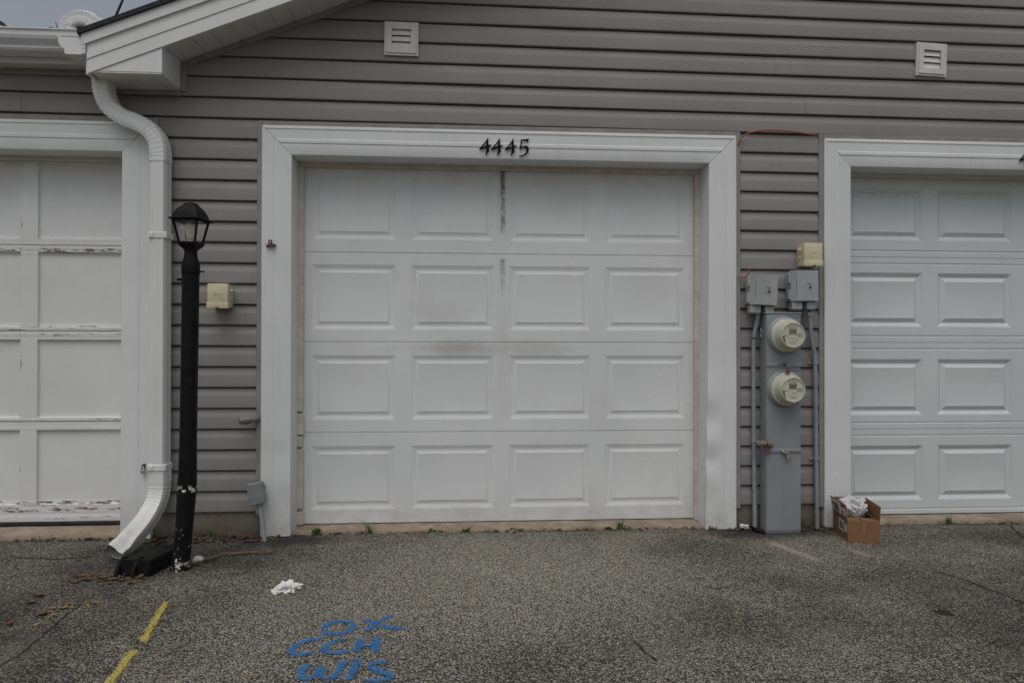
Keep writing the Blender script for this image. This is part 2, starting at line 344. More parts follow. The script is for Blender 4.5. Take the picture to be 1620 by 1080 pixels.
def tube(bm, pts, rads, n=12, cap=True):
    pts = [Vector(p) for p in pts]; rads = rads if isinstance(rads, (list, tuple)) else [rads]*len(pts)
    rings = []; up = None
    for i, p in enumerate(pts):
        t = (pts[min(i+1, len(pts)-1)]-pts[max(i-1, 0)]).normalized()
        if up is None: up = Vector((0, 0, 1)) if abs(t.z) < .9 else Vector((1, 0, 0))
        s = t.cross(up).normalized(); up = s.cross(t).normalized()
        rings.append([bm.verts.new(p+(s*math.cos(2*math.pi*k/n)+up*math.sin(2*math.pi*k/n))*rads[i]) for k in range(n)])
    for a, b in zip(rings, rings[1:]):
        for k in range(n): bm.faces.new((a[k], a[(k+1) % n], b[(k+1) % n], b[k]))
    if cap: bm.faces.new(rings[0][::-1]); bm.faces.new(rings[-1])
    return bm
def lathe(bm, prof, c, n=24):
    rings = [[bm.verts.new((c[0]+r*math.cos(2*math.pi*k/n), c[1]+r*math.sin(2*math.pi*k/n), c[2]+z)) for k in range(n)] for r, z in prof]
    for a, b in zip(rings, rings[1:]):
        for k in range(n): bm.faces.new((a[k], a[(k+1) % n], b[(k+1) % n], b[k]))
    bm.faces.new(rings[0][::-1]); bm.faces.new(rings[-1]); return bm
def prism(bm, loops, y0, y1, f=lambda x, z, y: (x, y, z)):
    """outline (with holes) in x,z given real thickness from y0 to y1"""
    tri = [range(len(loops[0]))] if len(loops) == 1 and len(loops[0]) <= 4 else tessellate_polygon([[Vector((x, z, 0)) for x, z in l] for l in loops]); flat = [p for l in loops for p in l]
    fr = [bm.verts.new(f(x, z, y0)) for x, z in flat]; bk = [bm.verts.new(f(x, z, y1)) for x, z in flat]
    for t in tri:
        try: bm.faces.new([fr[i] for i in t]); bm.faces.new([bk[i] for i in reversed(list(t))])
        except ValueError: pass
    k = 0
    for l in loops:
        for i in range(len(l)):
            a, b = k+i, k+(i+1) % len(l); bm.faces.new((fr[a], fr[b], bk[b], bk[a]))
        k += len(l)
    return bm
def spline(pts, n=8):
    P = [Vector(p) for p in pts]; P = [P[0]*2-P[1]]+P+[P[-1]*2-P[-2]]; out = []
    for i in range(1, len(P)-2):
        for k in range(n):
            t = k/n; a, b, c, d = P[i-1:i+3]
            out.append(.5*((2*b)+(c-a)*t+(2*a-5*b+4*c-d)*t*t+(3*b-a-3*c+d)*t**3))
    return out+[P[-2]]
def grid_faces(bm, rows):
    for a, b in zip(rows, rows[1:]):
        for k in range(len(a)-1): bm.faces.new((a[k], a[k+1], b[k+1], b[k]))
    return bm

# ---------------------------------------------------------------- ground
bm = B(); bmesh.ops.create_grid(bm, x_segments=60, y_segments=60, size=150)
g = obj('driveway', bm, M['asphalt']); tag(g, 'worn grey asphalt driveway in front of the garages', 'driveway', kind='structure')

# ---------------------------------------------------------------- the garage building
bld = thing('garage_building', (1.5, 0, 0), 'taupe vinyl-sided row garage with white trim and three panelled garage doors', 'garage')
SL = .40
def zb(x): return 2.479+SL*(x+1.893)                        # underside of the rake fascia
RX = 3.2                                                     # ridge
def zb2(x): return zb(x) if x <= RX else zb(2*RX-x)
PITCH, Z0 = .1152, .142
def shear(z, x): return Z0+(z-Z0)*(1-.0021*(x+1.38))
PROF = [(.003, -.004), (-.014, -.003), (-.0165, 0.), (-.0165, .004), (-.0155, .058), (-.0140, .066), (-.009, .078), (-.0045, .092), (-.003, .1035), (.012, .105), (.012, .1125)]
OPEN = ((-4.42, -1.74), (-1.11, 1.545), (2.12, 4.80))
bm = B(); rnd = random.Random(3)
for k in range(26, -1, -1):
    za = Z0+k*PITCH
    if za < 2.255: spans = [(-7, -4.42), (-1.74, -1.11), (1.545, 2.12), (4.80, 8.2)]
    elif za < 2.50: spans = [(-7, 8.2)]
    else:
        xs = -1.893+(za-2.479)/SL; spans = [(xs, 2*RX-xs)]
    for (a, b) in spans:
        cuts = [a]
        if k == 18 and a < -2: cuts.append(-1.60)
        x = a+rnd.uniform(1.2, 3.6)
        while x < b-.5:
            if b-a > 2 and not (k == 18 and abs(x+1.6) < 1): cuts.append(x)
            x += rnd.uniform(2.6, 3.7)
        cuts = sorted(cuts)+[b]
        for j, (p, q) in enumerate(zip(cuts, cuts[1:])):
            dy = -.0016*(j % 2); q2 = q+(.02 if j < len(cuts)-2 and dy else 0); nx = max(2, int((q2-p)/.4)+1)
            rows = []
            for (y, z) in PROF:
                rows.append([bm.verts.new((p+(q2-p)*i/(nx-1), y+dy+.002*noise.noise(Vector((p+(q2-p)*i/(nx-1)*2, k*3.1, y*20))), shear(za+z, p+(q2-p)*i/(nx-1)))) for i in range(nx)])
            grid_faces(bm, rows)
obj('siding', bm, M['siding'], bld, smooth=40)
# sheathing, side and rear walls behind the siding
bm = B(); box(bm, -7, -4.42, .02, .14, .0, 2.56); box(bm, -1.79, -1.06, .02, .125, .14, 2.0); box(bm, 1.50, 2.17, .02, .125, .14, 2.0); box(bm, 4.80, 8.2, .02, .14, 0, 2.56); box(bm, -7, 8.2, .02, .16, 2.30, 2.56)
prism(bm, [[(-1.75, 2.56), (RX, zb(RX)), (2*RX+1.75, 2.56)]], .02, .14)
obj('sheathing', bm, M['inner'], bld)
bm = B(); box(bm, -7.1, -7, .0, 7.9, 0, 2.6); box(bm, 8.2, 8.3, 0, 7.9, 0, 2.6); box(bm, -7, 8.2, 7.9, 8, 0, 2.6)
obj('outer_wall', bm, M['channel'], bld)
for a, b in ((-1.79, -1.06), (1.50, 2.17)): obj('foundation', box(B(), a, b, -.002, .10, -.1, .139), M['found'], bld)
# floor slabs showing as a strip below each door, front edge broken
def slab(x0, x1, ztop, yf, parent):
    bm = B(); n = 70; prof = [(0, -.06), (0, .0), (.012, .7), (.16, 1.), (3., 1.02)]; rows = []
    for i in range(n+1):
        x = x0+(x1-x0)*i/n; j = .012*noise.noise(Vector((x*5, ztop*9, 0)))+.008*noise.noise(Vector((x*19, 1, 0)))
        rows.append([bm.verts.new((x, yf+dy+(j if k < 3 else 0), (zz*ztop if zz > 0 else zz) + (.003*noise.noise(Vector((x*9, k, 4))) if k in (2, 3) else 0))) for k, (dy, zz) in enumerate(prof)])
    grid_faces(bm, rows)
    return obj('floor_slab', bm, M['slab'], parent, smooth=40)
slab(-1.06, 1.50, .021, .012, bld); slab(-4.36, -1.80, .036, -.02, bld); slab(2.18, 4.74, .026, .02, bld)

# door surrounds: a mitred casing of one bent profile
CAS = [(0, .012), (0, -.030), (.004, -.032), (.017, -.032), (.020, -.0285), (.072, -.0285), (.0765, -.0320), (.086, -.0330), (.0955, -.0320), (.0985, -.0270), (.100, -.0288), (.155, -.0288), (.161, -.026), (.161, .13)]
CAS_LEG = [(0, .012), (0, -.030), (.004, -.0325), (.062, -.0300), (.0645, -.0278), (.067, -.0300), (.080, -.0318), (.090, -.0300), (.154, -.0296), (.161, -.027), (.161, .13)]
def casing(x0, x1, z1, dents, dname, inl=0., inr=0.):
    W_ = .161
    def head(bm):
        n = 40; rows = []
        for (s, y) in CAS:
            a, b = x0+s, x1-s; rows.append([bm.verts.new((a+(b-a)*i/n, y+.0012*noise.noise(Vector((a+(b-a)*i/n*2.2, s*30, 3))), z1-s)) for i in range(n+1)])
        return grid_faces(bm, rows)
    def leg(bm, side):
        n = 60; rows = []
        for (s, y) in CAS_LEG:
            t = z1-s-.0022; r = []
            for i in range(n+1):
                z = .004+(t-.004)*(i/n); yy = y+.0014*noise.noise(Vector((s*25, z*2.4, side*5))); sx = s
                for (dz, ds, rr, am) in dents.get(side, ()):
                    yy += am*math.exp(-((z-dz)**2+((s-ds)*1.6)**2)/rr**2) if y < .1 else 0
                low = max(0, 1-z/1.5)
                sx += (inr if side > 0 else inl)*low*(s/W_)
                r.append(bm.verts.new(((x0+sx) if side < 0 else (x1-sx), yy, z)))
            rows.append(r)
        return grid_faces(bm, rows)
    h = obj(dname, head(B()), M['trim'], bld, smooth=28)
    for sd_ in (-1, 1): obj('side_casing', leg(B(), sd_), M['trim'], h, smooth=28)
    bm = B(); w = .028                                     # taupe channel that receives the siding
    for (a, b, c, d) in ((x0-w, x0-.001, .03, z1+w), (x1+.001, x1+w, .03, z1+w)): box(bm, a, b, -.022, .01, .12 if a > -2 else .12, d, .002)
    box(bm, x0-.0005, x1+.0005, -.0225, .01, z1+.001, z1+w-.0005, .002)
    obj('siding_channel', bm, M['channel'], h)
    return h
ch = casing(-1.133, 1.568, 2.285, {-1: ((.46, .10, .05, .006), (.30, .15, .06, -.005)), 1: ((.64, .145, .06, .014), (.50, .135, .05, -.013), (.40, .15, .045, .014), (.30, .14, .06, -.008), (.78, .15, .08, -.008), (.72, .05, .2, -.004))}, 'door_surround', 0., .020)
ch_l = casing(-4.394, -1.722, 2.285, {}, 'door_surround')
ch_r = casing(2.098, 4.79, 2.283, {}, 'door_surround')

def stops(x0, x1, z1, mat, w, wt, y0, y1, parent, broken=False):
    bm = B()
    box(bm, x0-.02, x1+.02, y0, y1, z1-wt, z1+.03, .003)
    box(bm, x1-w, x1+.03, y0+.001, y1-.001, .02, z1-wt-.0005, .002)
    if broken:
        rr = random.Random(5)
        for (a, b, dx) in ((.68, z1-wt-.0005, 0), (.545, .665, .004), (.475, .535, -.003), (.12, .46, .002), (.025, .10, .004)):
            box(bm, x0-.03, x0+w+dx, y0+.001, y1-.001-rr.uniform(0, .003), a, b, .003)
    else: box(bm, x0-.03, x0+w, y0+.001, y1-.001, .02, z1-wt-.0005, .002)
    return obj('door_stop', bm, mat, parent)

def ring(cx0, cx1, cz0, cz1, d): return [(cx0+d, cz0+d), (cx1-d, cz0+d), (cx1-d, cz1-d), (cx0+d, cz1-d)]
def panel_section(bm, x0, x1, z0, z1, cells, yf, steps, grooves=(), thick=.035, dent=None):
    """stamped door section: face grid with recessed/raised panels given by (inset, depth) steps"""
    xs = sorted({x0, x1} | {v for c in cells for v in c[:2]}); zs = sorted({z0, z1} | {v for c in cells for v in c[2:]} | {v for gz in grooves for v in (gz-.006, gz-.0015, gz+.0015, gz+.006)})
    V = {}
    def vv(x, y, z):
        key = (round(x, 5), round(y, 5), round(z, 5))
        if key not in V: V[key] = bm.verts.new((x, y, z))
        return V[key]
    def gy(z): return yf+(.004 if any(abs(z-gz) < .002 for gz in grooves) else 0)
    for i in range(len(xs)-1):
        for j in range(len(zs)-1):
            mx, mz = (xs[i]+xs[i+1])/2, (zs[j]+zs[j+1])/2
            if any(c[0] < mx < c[1] and c[2] < mz < c[3] for c in cells): continue
            bm.faces.new((vv(xs[i], gy(zs[j]), zs[j]), vv(xs[i+1], gy(zs[j]), zs[j]), vv(xs[i+1], gy(zs[j+1]), zs[j+1]), vv(xs[i], gy(zs[j+1]), zs[j+1])))
    for c in cells:
        prev = [vv(x, yf, z) for x, z in ring(*c, 0)]
        for (ins, dep) in steps:
            cur = [vv(x, yf+dep, z) for x, z in ring(*c, ins)]
            for q in range(4): bm.faces.new((prev[q], prev[(q+1) % 4], cur[(q+1) % 4], cur[q]))
            prev = cur
        bm.faces.new(prev)
    # edges and back
    for (a, b) in (((x0, z0), (x1, z0)), ((x1, z0), (x1, z1)), ((x1, z1), (x0, z1)), ((x0, z1), (x0, z0))):
        bm.faces.new([bm.verts.new(p) for p in ((a[0], yf, a[1]), (b[0], yf, b[1]), (b[0], yf+thick, b[1]), (a[0], yf+thick, a[1]))])
    return bm
STEEL = ((.002, .0018), (.006, .0022), (.008, .0030), (.024, .0080), (.027, .0080), (.044, .0022), (.0455, .0008), (.048, .0012))
def lip(bm, x0, x1, z, yf):                                  # rounded tongue closing the joint between sections
    box(bm, x0, x1, yf+.006, yf+.03, z-.01, z+.01)
# middle door
seam = [.024, .556, 1.085, 1.608, 2.14]
d_root = None
for r in range(4):
    z0, z1 = seam[r]+.0018, seam[r+1]-.0018
    pz = ((.107, .474), (.629, 1.004), (1.156, 1.534), (1.684, 2.049))[r]
    cells = [(-.897+.5775*c, -.897+.5775*c+.484, *pz) for c in range(4)]
    bm = panel_section(B(), -.99, 1.43, z0, z1, cells, .150, STEEL)
    if r < 3: lip(bm, -.99, 1.43, seam[r+1], .15)
    if d_root is None:
        d_root = obj('garage_door', bm, M['door'], bld, smooth=20); tag(d_root, 'white steel raised-panel garage door with dark streak and smudges')
        bm = B(); box(bm, -.95, 1.40, .158, .18, .0225, .0245); obj('bottom_seal', bm, M['rubber'], d_root)
    else: obj('door_section', bm, M['door'], d_root, smooth=20)
stops(-.960, 1.392, 2.124, M['stop'], .019, .026, .120, .147, d_root, True)
# right door: ribbed joints
seam = [.03, .555, 1.088, 1.614, 2.14]; d_r = None
for r in range(4):
    z0, z1 = seam[r]+.0015, seam[r+1]-.0015
    pz = ((.116, .452), (.64, .984), (1.184, 1.517), (1.717, 2.035))[r]
    cells = [(2.336+.584*c, 2.336+.584*c+.486, *pz) for c in range(4)]
    gr = ([z0+.0365] if r else [z0+.03])+([z1-.040] if r < 3 else [])
    bm = panel_section(B(), 2.22, 4.66, z0, z1, cells, .150, ((.002, .003), (.006, .0035), (.009, .006), (.026, .0132), (.029, .0132), (.050, .003), (.053, .001), (.055, .0015)), gr)
    if r < 3: lip(bm, 2.22, 4.66, seam[r+1], .15)
    if d_r is None:
        d_r = obj('garage_door', bm, M['door_r'], bld, smooth=20); tag(d_r, 'light grey steel garage door with ribbed joints, cut off by the picture edge')
        bm = B(); box(bm, 2.25, 4.63, .158, .18, .027, .0305); obj('bottom_seal', bm, M['rubber'], d_r)
    else: obj('door_section', bm, M['door_r'], d_r, smooth=20)
stops(2.262, 4.62, 2.122, M['reveal'], .004, .020, .118, .146, d_r)
# left door: frame-and-panel wood
seam = [.062, .630, 1.143, 1.628, 2.14]; pz = ((.157, .580), (.650, 1.092), (1.163, 1.590), (1.664, 2.092)); d_l = None
for r in range(4):
    z0, z1 = seam[r]+.0022, seam[r+1]-.0022
    cells = [(-2.423-.585*c, -2.423-.585*c+.493, *pz[r]) for c in range(4)]
    bm = panel_section(B(), -4.27, -1.87, z0, z1, cells, .140, ((.0005, .012), (.004, .0165), (.02, .017)))
    rr = random.Random(r)
    for v in bm.verts:
        if abs(v.co.y-.14) < .02: v.co.y += .0015*noise.noise(v.co*3.1)
    lip(bm, -4.27, -1.87, seam[r+1], .15)
    if d_l is None:
        d_l = obj('garage_door', bm, M['door_l'], bld); tag(d_l, 'old white wooden panel garage door with peeling paint along its rails')
        bm = B(); box(bm, -4.25, -1.88, .136, .17, .042, .0615, .004); obj('bottom_seal', bm, M['rubber'], d_l)
    else: obj('door_section', bm, M['door_l'], d_l)
stops(-4.233, -1.883, 2.124, M['reveal'], .004, .022, .108, .137, d_l)

# roof, rake, soffit, return
def rake(bm, lo, hi, y0, y1, xa=-1.947, xb=None):
    xb = RX if xb is None else xb
    prism(bm, [[(xa, zb(xa)+lo), (xb, zb(xb)+lo), (xb, zb(xb)+hi), (xa, zb(xa)+hi)]], y0, y1)
    return bm
def mirror_rake(bm, lo, hi, y0, y1, xa=-1.947):
    prism(bm, [[(2*RX-xa, zb(xa)+lo), (RX, zb(RX)+lo), (RX, zb(RX)+hi), (2*RX-xa, zb(xa)+hi)]], y0, y1); return bm
def both(lo, hi, y0, y1, xa=-1.947): return mirror_rake(rake(B(), lo, hi, y0, y1, xa), lo, hi, y0, y1, xa)
rf = obj('roof', both(.206, .231, -.285, 8.2, -1.985), M['shingle'], bld)
bm = B()                                                     # left unit's roof rising away from its gutter, and shingle courses
prism(bm, [[(-.20, 2.685), (4., 4.30), (8.2, 2.70), (8.2, 2.64), (4., 4.24), (-.20, 2.625)]], -7.3, -1.92, lambda a, z, x: (x, a, z))
prism(bm, [[(.2, 2.846), (4., 4.30), (8.2, 2.70), (8.2, 2.64), (4., 4.24), (.2, 2.786)]], -1.92, 1.6, lambda a, z, x: (x, a, z))
obj('side_roof', bm, M['shingle'], rf)
fa = obj('rake_fascia', both(0, .072, -.260, -.238), M['spout'], bld)
bm = both(.1035, .150, -.260, -.238); obj('fascia_band', both(.0725, .1030, -.2645, -.238), M['spout'], fa)
obj('fascia_band', bm, M['spout'], fa)
obj('drip_edge', both(.1505, .2055, -.272, -.236, -1.972), M['spout'], fa)
bm = B(); s0 = -1.93                                         # soffit: boards with a groove every so often
x = s0
while x < RX:
    x2 = min(x+.098, RX); prism(bm, [[(x, zb(x)+.018), (x2-.006, zb(x2-.006)+.018), (x2-.006, zb(x2-.006)+.026), (x, zb(x)+.026)]], -.238, -.004)
    prism(bm, [[(x2-.0062, zb(x2)+.0205), (x2+.0002, zb(x2)+.0232), (x2+.0002, zb(x2)+.030), (x2-.0062, zb(x2)+.030)]], -.238, -.004); x = x2
mirror = [(v.co.copy()) for v in bm.verts]
mirror_rake(bm, .018, .03, -.238, -.004)
obj('soffit', bm, M['soffit'], bld)
bm = B(); rake(bm, -.016, .0175, -.026, .0, -1.56, RX); mirror_rake(bm, -.016, .0175, -.026, .0, -1.56); box(bm, -1.572, -1.545, -.0262, 0, 2.462, 2.62); box(bm, -1.93, -1.5725, -.026, 0, 2.440, 2.470)
box(bm, -7, -1.96, -.02, 0, 2.535, 2.566)
obj('siding_channel', bm, M['channel'], bld)
bm = B(); prism(bm, [[(-1.915, 2.4745), (-1.577, 2.4745), (-1.577, zb(-1.577)-.001)]], -.254, -.2)
box(bm, -1.584, -1.5765, -.253, -.003, 2.475, 2.62); rt = obj('eave_return', bm, M['spout'], bld)
bm = B(); x = -1.93
while x < -1.58:
    x2 = min(x+.1, -1.578); box(bm, x, x2-.005, -.252, -.003, 2.466, 2.474); box(bm, x2-.006, x2+.001, -.251, -.0035, 2.4685, 2.4742); x = x2
obj('soffit', bm, M['soffit'], rt)
bm = B(); box(bm, -1.965, -1.9455, -.236, -.0, 2.462, 2.67); obj('end_board', bm, M['spout'], rt)
# gutters
OG = [(0, 0), (-.085, 0), (-.094, .010), (-.092, .022), (-.104, .034), (-.120, .048), (-.126, .064), (-.126, .088), (-.134, .092), (-.134, .098), (-.124, .098), (-.122, .091), (-.12, .07), (-.1, .04), (-.088, .006), (-.003, .004), (-.003, .099), (0, .099)]
gt = obj('gutter', prism(B(), [[(-1.972+x*.93, 2.553+z) for x, z in OG]], -.256, -.03), M['spout'], bld); tag(gt, 'short white gutter end at the gable corner')
bm = prism(B(), [[(-1.9722+x*.93, 2.5525+z*1.0) for x, z in OG[:8]]+[(-1.9722-.120, 2.638), (-1.9722, 2.638)]], -.262, -.2565); obj('end_cap', bm, M['spout'], gt)
bm = B(); box(bm, -1.9715, -1.952, -.270, -.24, 2.553, 2.668, .002); cyl(bm, (-1.962, -.2700, 2.62), (-1.962, -.2735, 2.62), .004, n=8); cyl(bm, (-1.962, -.2700, 2.585), (-1.962, -.2735, 2.585), .004, n=8); obj('bracket', bm, M['spout'], gt)
bm = prism(B(), [[(-.115+y, 2.592+z) for y, z in OG]], -7.2, -2.0, lambda a, z, x: (x, a, z)); gl = obj('gutter', bm, M['spout'], bld); tag(gl, 'long white gutter along the eave over the left garage door')
bm = B(); box(bm, -7, -1.97, -.113, -.095, 2.56, 2.70); box(bm, -7, -1.97, -.095, -.001, 2.567, 2.575); obj('fascia', bm, M['soffit'], gl)

# downspout: ribbed rectangular pipe swept along its path
def rect_pipe(bm, pts, hx, hy, ribs=True, crimp=(), n_up=Vector((0, 1, 0)), flare=None):
    sec = []
    N = 7
    def side(a, b, nrm):
        for k in range(N):
            t = k/N; p = Vector(a).lerp(Vector(b), t); d = .0022 if (ribs and k in (2, 3, 5)) else 0
            sec.append(Vector(p)+Vector(nrm)*-d)
    c = .012
    side((-hx+c, -hy), (hx-c, -hy), (0, -1)); side((hx, -hy+c), (hx, hy-c), (1, 0)); side((hx-c, hy), (-hx+c, hy), (0, 1)); side((-hx, hy-c), (-hx, -hy+c), (-1, 0))
    rings = []
    for i, p in enumerate(pts):
        p = Vector(p); t = (Vector(pts[min(i+1, len(pts)-1)])-Vector(pts[max(i-1, 0)])).normalized()
        s = n_up.cross(t).normalized(); w = t.cross(s).normalized()
        k = 1-(.052 if i in crimp else 0)
        rings.append([bm.verts.new(p+s*q.x*k+w*q.y*k) for q in sec])
    n = len(sec)
    for a, b in zip(rings, rings[1:]):
        for q in range(n): bm.faces.new((a[q], a[(q+1) % n], b[(q+1) % n], b[q]))
    return bm, rings
yc = -.080
path = spline([(-1.937, yc-.045, 2.560), (-1.937, yc-.04, 2.47), (-1.932, yc-.03, 2.40), (-1.905, yc-.015, 2.335), (-1.845, yc-.006, 2.288), (-1.775, yc, 2.262), (-1.71, yc, 2.225), (-1.668, yc, 2.165), (-1.655, yc, 2.09), (-1.655, yc, 2.05)], 9)
crimp = [i for i in range(8, len(path)-6) if i % 3 == 0]
bm, rg = rect_pipe(B(), path, .0455, .046, True, crimp)
ds = obj('downspout', bm, M['spout'], bld, smooth=50); tag(ds, 'white ribbed downspout curving from the gutter corner to the ground')
bm, rg = rect_pipe(B(), [(-1.6545, yc, 2.065), (-1.654, yc, 1.95), (-1.652, yc, 1.0), (-1.651, yc, .44), (-1.651, yc, .40)], .0425, .044); obj('straight_pipe', bm, M['spout'], ds, smooth=50)
low = spline([(-1.651, yc, .42), (-1.651, yc, .315), (-1.653, yc-.008, .26), (-1.661, yc-.035, .205), (-1.674, yc-.09, .150), (-1.690, yc-.17, .102), (-1.707, yc-.26, .064), (-1.722, yc-.325, .046)], 8)
bm, rg = rect_pipe(B(), low, .047, .0435, True, [i for i in range(9, 28) if i % 3 == 0])
zc_ = sum(v.co.z for v in rg[-1])/len(rg[-1])
for v in rg[-1]: v.co += Vector((-.18, -.92, -.5))*((.022 if v.co.z > zc_ else -.004)+.005*noise.noise(v.co*40))
for ring_ in rg:
    for v in ring_: v.co.z = max(v.co.z, .004)
obj('outlet_elbow', bm, M['spout'], ds, smooth=50)
for z in (1.652, .405):
    bm = B(); box(bm, -1.699, -1.603, -.1272, -.034, z-.017, z+.017, .003); box(bm, -1.697, -1.668, -.130, -.1265, z-.014, z+.012, .002); cyl(bm, (-1.676, -.1295, z), (-1.676, -.1325, z), .004, n=8); obj('strap', bm, M['spout'], ds)
# corrugated elbow arching from the gable roof into the left gutter
arc = [(-2.108, -.13, 2.64), (-2.106, -.13, 2.69), (-2.104, -.13, 2.72)]+[(-2.034-.070*math.cos(a), -.13, 2.735+.052*math.sin(a)) for a in [math.pi*(.06+.74*i/26) for i in range(27)]]+[(-1.93, -.13, 2.735), (-1.89, -.13, 2.70)]
bm, rg = rect_pipe(B(), [Vector(p) for p in arc], .046, .046, True, [i for i in range(3, 29) if i % 2])
ue = obj('roof_elbow', bm, M['spout'], bld, smooth=50); tag(ue, 'white corrugated elbow on the roof at the gutter corner')

# wall vents
def vent(x0, x1, z0, z1, tilt, label):
    cx, cz = (x0+x1)/2, (z0+z1)/2; bm = B(); hw, hh = (x1-x0)/2, (z1-z0)/2
    mt = Matrix.Translation((cx, -.016, cz)) @ Matrix.Rotation(R(tilt), 4, 'Y')
    for q, (ins, y0, y1) in enumerate(((0, -.014, .0), (.012, -.020, -.0138), (.022, -.0175, -.013))):
        a, b = hw-ins, hh-ins; k = hw*.56; kb = hh*.56
        prism(bm, [[(-a, -b), (a, -b), (a, b), (-a, b)], [(-k, -kb), (-k, kb), (k, kb), (k, -kb)]], y0, y1)
    box(bm, -hw*.6, hw*.6, .0005, .004, -hh*.6, hh*.6)
    bmesh.ops.transform(bm, matrix=mt, verts=bm.verts)
    o = obj('wall_vent', bm, M['silver'], bld); o['label'] = label
    for i in range(3):
        zc = hh*.56*(2/3-i*2/3); bm = B(); h = hh*.56/3
        w = hw*.555
        vs = [(-w, -.006, zc+h*.92), (w, -.006, zc+h*.92), (w, -.0145, zc-h*.6), (w, -.0165, zc-h*.9), (-w, -.0165, zc-h*.9), (-w, -.0145, zc-h*.6)]
        V = [bm.verts.new(p) for p in vs]; bm.faces.new((V[0], V[1], V[2], V[5])); bm.faces.new((V[5], V[2], V[3], V[4]))
        V2 = [bm.verts.new((p[0], p[1]+.004, p[2])) for p in vs]; bm.faces.new((V2[5], V2[2], V2[1], V2[0])); bm.faces.new((V[4], V[3], V2[3], V2[4])); bm.faces.new((V2[4], V2[3], V2[2], V2[5]))
        bmesh.ops.transform(bm, matrix=mt, verts=bm.verts); obj('louvre', bm, M['silver'], o)
vent(-.462, -.272, 2.696, 2.884, .6, 'square white louvred vent in the siding above the numbered door')
vent(2.664, 2.852, 2.668, 2.864, 2.2, 'square white louvred vent with slight tilt, high on the right wall')

# ---------------------------------------------------------------- house numerals
def numeral(kind, ox, zt, label):
    S, SZ = .000264, .000262
    if kind == '4':
        L = [[(452, 205), (395, 300), (255, 470), (270, 488), (340, 462), (413, 440), (408, 500), (385, 592), (405, 590), (425, 548), (474, 515), (462, 470), (463, 410), (500, 402), (513, 355), (480, 376), (457, 378), (452, 300)], [(412, 318), (408, 395), (322, 432), (365, 372)]]; bx = 255
    else:
        L = [[(1345, 218), (1300, 232), (1166, 244), (1158, 330), (1138, 470), (1150, 470), (1185, 425), (1240, 405), (1280, 420), (1290, 470), (1270, 530), (1215, 575), (1125, 600), (1130, 616), (1200, 610), (1290, 560), (1335, 490), (1340, 430), (1315, 385), (1265, 372), (1215, 385), (1178, 415), (1185, 350), (1195, 275), (1260, 274), (1325, 296)]]; bx = 1125
    bm = B(); prism(bm, [[((x-bx)*S, -(y-205)*SZ) for x, y in l] for l in L], 0, .004)
    bmesh.ops.translate(bm, verts=bm.verts, vec=(0, -.0405, 0)); box(bm, (.052 if kind == '4' else .03), (.056 if kind == '4' else .034), -.0368, -.0285, -.06, -.056)
    o = obj('house_numeral', bm, M['numeral'], local=True); o.location = (ox, 0, zt)
    return tag(o, label, 'house number', 'black house numerals on the door headers')
n1 = numeral('4', .072, 2.242, 'black metal numeral 4, first of the four figures over the middle garage door')
for ox, lb in ((.138, 'black metal numeral 4, second of the four figures over the middle garage door'), (.216, 'black metal numeral 4 directly left of the numeral 5 over the middle garage door'), (3.298, 'black numeral 4 on the right garage header, cut by the right picture edge')):
    c = n1.copy(); col.objects.link(c); c.location.x = ox; c['label'] = lb
n1.location.z += .001
numeral('5', .298, 2.243, 'black metal numeral 5 at the end of the house number over the middle garage door')

# ---------------------------------------------------------------- lamp post
lp = thing('lamp_post', (-1.348, -.56, 0), 'leaning black lamp post with four-sided glass lantern in front of the siding', 'lamp post')
pole = [(-1.348, 0), (-1.3475, .012), (-1.346, .03), (-1.340, .09), (-1.333, .17), (-1.326, .28), (-1.3215, .345), (-1.3195, .372), (-1.3205, .385), (-1.319, .40), (-1.3165, .46), (-1.3145, .62), (-1.3110, .95), (-1.3075, 1.28), (-1.3065, 1.41)]
rad = [.044, .046, .0405, .0395, .0385, .041, .0425, .0455, .0405, .0435, .041, .0385, .0385, .0385, .0385]
obj('pole', tube(B(), [(x, -.56, z) for x, z in pole], rad, 28), M['post'], lp, smooth=60)
bm = lathe(B(), [(.0405, 1.398), (.0415, 1.402), (.0415, 1.44), (.0400, 1.452), (.031, 1.476), (.0285, 1.50), (.030, 1.512), (.036, 1.52), (.036, 1.523)], (-1.3065, -.56, 0), 28); obj('collar', bm, M['black'], lp, smooth=40)
for a, b, q in (((-1.27, -.56, 1.412), (-1.243, -.56, 1.412), .004), ((-1.344, -.575, 1.372), (-1.362, -.575, 1.372), .007), ((-1.313, -.597, 1.33), (-1.313, -.603, 1.33), .006)): obj('set_screw', cyl(B(), a, b, q, n=10), M['black'], lp)
LC = Vector((-1.3065, -.56, 0)); LR = Matrix.Rotation(R(-5), 4, 'Z')
def lant(bm): bmesh.ops.transform(bm, matrix=Matrix.Translation(LC) @ LR, verts=bm.verts); return bm
def sq_stack(bm, prof, cap=True):
    rings = [[bm.verts.new((sx*h, sy*h, z)) for sx, sy in ((-1, -1), (1, -1), (1, 1), (-1, 1))] for h, z in prof]
    for a, b in zip(rings, rings[1:]):
        for k in range(4): bm.faces.new((a[k], a[(k+1) % 4], b[(k+1) % 4], b[k]))
    if cap: bm.faces.new(rings[0][::-1]); bm.faces.new(rings[-1])
    return bm
bm = sq_stack(B(), [(.024, 1.515), (.030, 1.522), (.040, 1.533), (.0445, 1.543), (.0445, 1.549)])
ht, hb, zt, zl = .057, .0375, 1.650, 1.546
